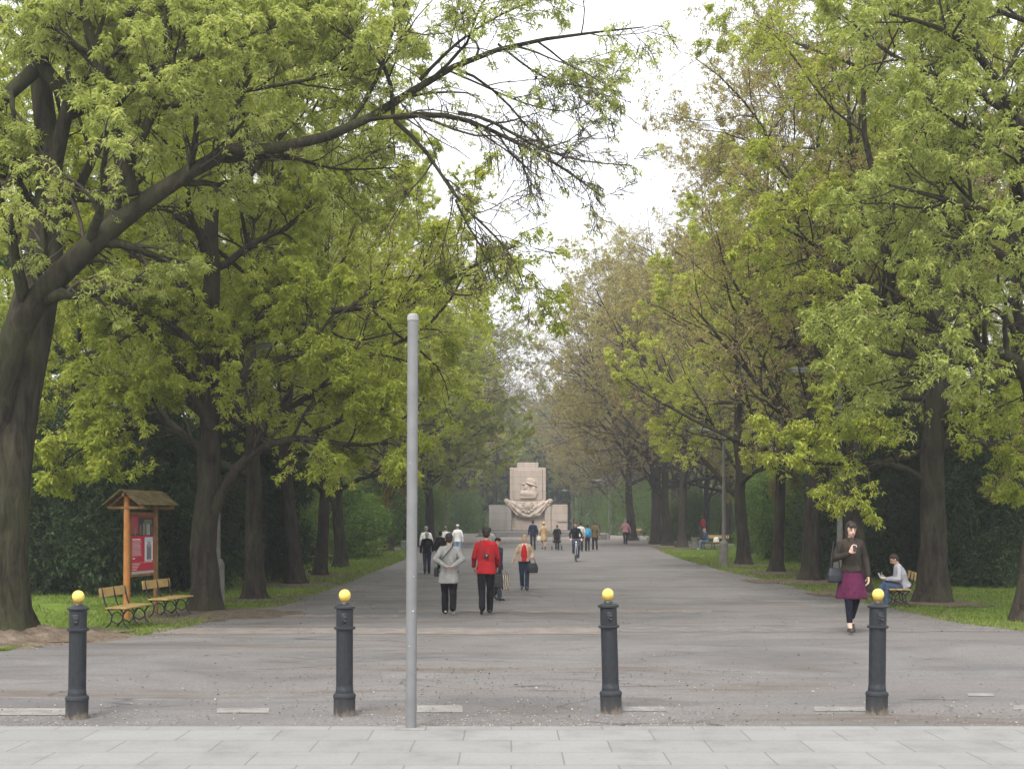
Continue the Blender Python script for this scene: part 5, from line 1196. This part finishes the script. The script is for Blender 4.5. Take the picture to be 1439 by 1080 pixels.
b = MB(); v, f = ell((.02, 0, .03), (.05, .035, .025)); b.add(v, f); b.build('food', plain('food', (.45, .25, .10), .7, .3, 0, .4, 40, .6), fb); b = MB(); b.tube([(-.03, .02, .01), (-.035, .03, .12)], .004, 5); b.build('straw', plain('white_card', (.8, .78, .74), .7), fb)
# far seated person in blue
ps = benchF.location; m22, *_ = person(0, 0, 1.7, 0, 'seated person in a blue jacket on the far right bench', top=(.05, .08, .15), bottom=(.13, .17, .26), shoes=(.6, .6, .6), hair=((.3, .22, .16), 'short'), legs=('sit', .05), arms=('lap', 'lap'), lean=.28, nod=.2, vox=.013, pos=(0, 0, 0), group=None, face=False)
m22.rotation_euler.z = math.radians(65); m22.location = (ps.x - .35, ps.y - .15, 0.012)
o = fuse('carrier_bag', [loft([(0, 0, 0, .16, .1), (0, 0, .03, .19, .12), (0, 0, .2, .17, .09), (0, 0, .3, .08, .03)], 18)], .015, plain('white_plastic', (.72, .74, .78), .4), None); o.location = (ps.x + .15, ps.y - .2, .475); tag(o, 'white plastic bag lying on the far bench beside the person in blue', 'bag')
o = fuse('dark_blob', [loft([(0, 0, 0, .3, .16), (0, 0, .04, .33, .18), (0, 0, .22, .30, .15), (0, 0, .3, .16, .06)], 18)], .015, cloth((.012, .012, .014)), None); p = ground_pt(443, 795); o.location = (p.x + .1, p.y - .05, .42); tag(o, 'dark blob lying on the half hidden bench among the left trunks', 'bag')  # bag-like stand-in for an unclear dark form, probably a seated person
# ================================================================ light, air and camera
sc = bpy.context.scene
w = bpy.data.worlds.new('World'); sc.world = w; w.use_nodes = True
nt = w.node_tree; bg = nt.nodes['Background']
sky = nt.nodes.new('ShaderNodeTexSky'); sky.sky_type = 'NISHITA'; sky.sun_disc = False
SE, SR = math.radians(52), math.radians(200)
sky.sun_elevation = SE; sky.sun_rotation = SR; sky.dust_density = 4
mx = nt.nodes.new('ShaderNodeMix'); mx.data_type = 'RGBA'; mx.inputs[0].default_value = .86
mx.inputs[7].default_value = (10.5, 10.7, 11.0, 1)        # even cloud cover over the blue
nt.links.new(sky.outputs[0], mx.inputs[6]); nt.links.new(mx.outputs[2], bg.inputs[0]); bg.inputs[1].default_value = .12
L = bpy.data.lights.new('sun', 'SUN'); L.energy = 2.7; L.angle = math.radians(22); L.color = (1, .96, .9)
lo = bpy.data.objects.new('sun', L); C.objects.link(lo)
# sun direction: rotation 0 is +Y, turning clockwise
sd = Vector((math.sin(SR) * math.cos(SE), math.cos(SR) * math.cos(SE), math.sin(SE)))
lo.rotation_euler = (-sd).to_track_quat('-Z', 'Y').to_euler()
# pale spring haze
hz = MB(); hz.box((0, 200, 15.5), (420, 470, 33)); hm = bpy.data.materials.new('haze'); hm.use_nodes = True
hn = hm.node_tree; hn.nodes.remove(hn.nodes['Principled BSDF']); pv = hn.nodes.new('ShaderNodeVolumePrincipled')
pv.inputs['Color'].default_value = (.93, .95, 1, 1); pv.inputs['Density'].default_value = .0011; pv.inputs['Anisotropy'].default_value = .2
hn.links.new(pv.outputs[0], hn.nodes['Material Output'].inputs['Volume'])
if HAZE: tag(hz.build('haze', hm), 'thin pale spring haze filling the park', 'haze', kind='stuff')
cam = bpy.data.cameras.new('camera'); co = bpy.data.objects.new('camera', cam); C.objects.link(co); sc.camera = co
co.location = (0, 0, CH); co.rotation_euler = (PI / 2, 0, 0)
cam.sensor_width = 36; cam.lens = 36 * F / 1439; cam.shift_y = (HY - 540) / 1439; cam.clip_end = 2000; cam.clip_start = .1
sc.view_settings.view_transform = 'Standard'; sc.view_settings.look = 'None'; sc.view_settings.gamma = 1; sc.view_settings.exposure = EXPO
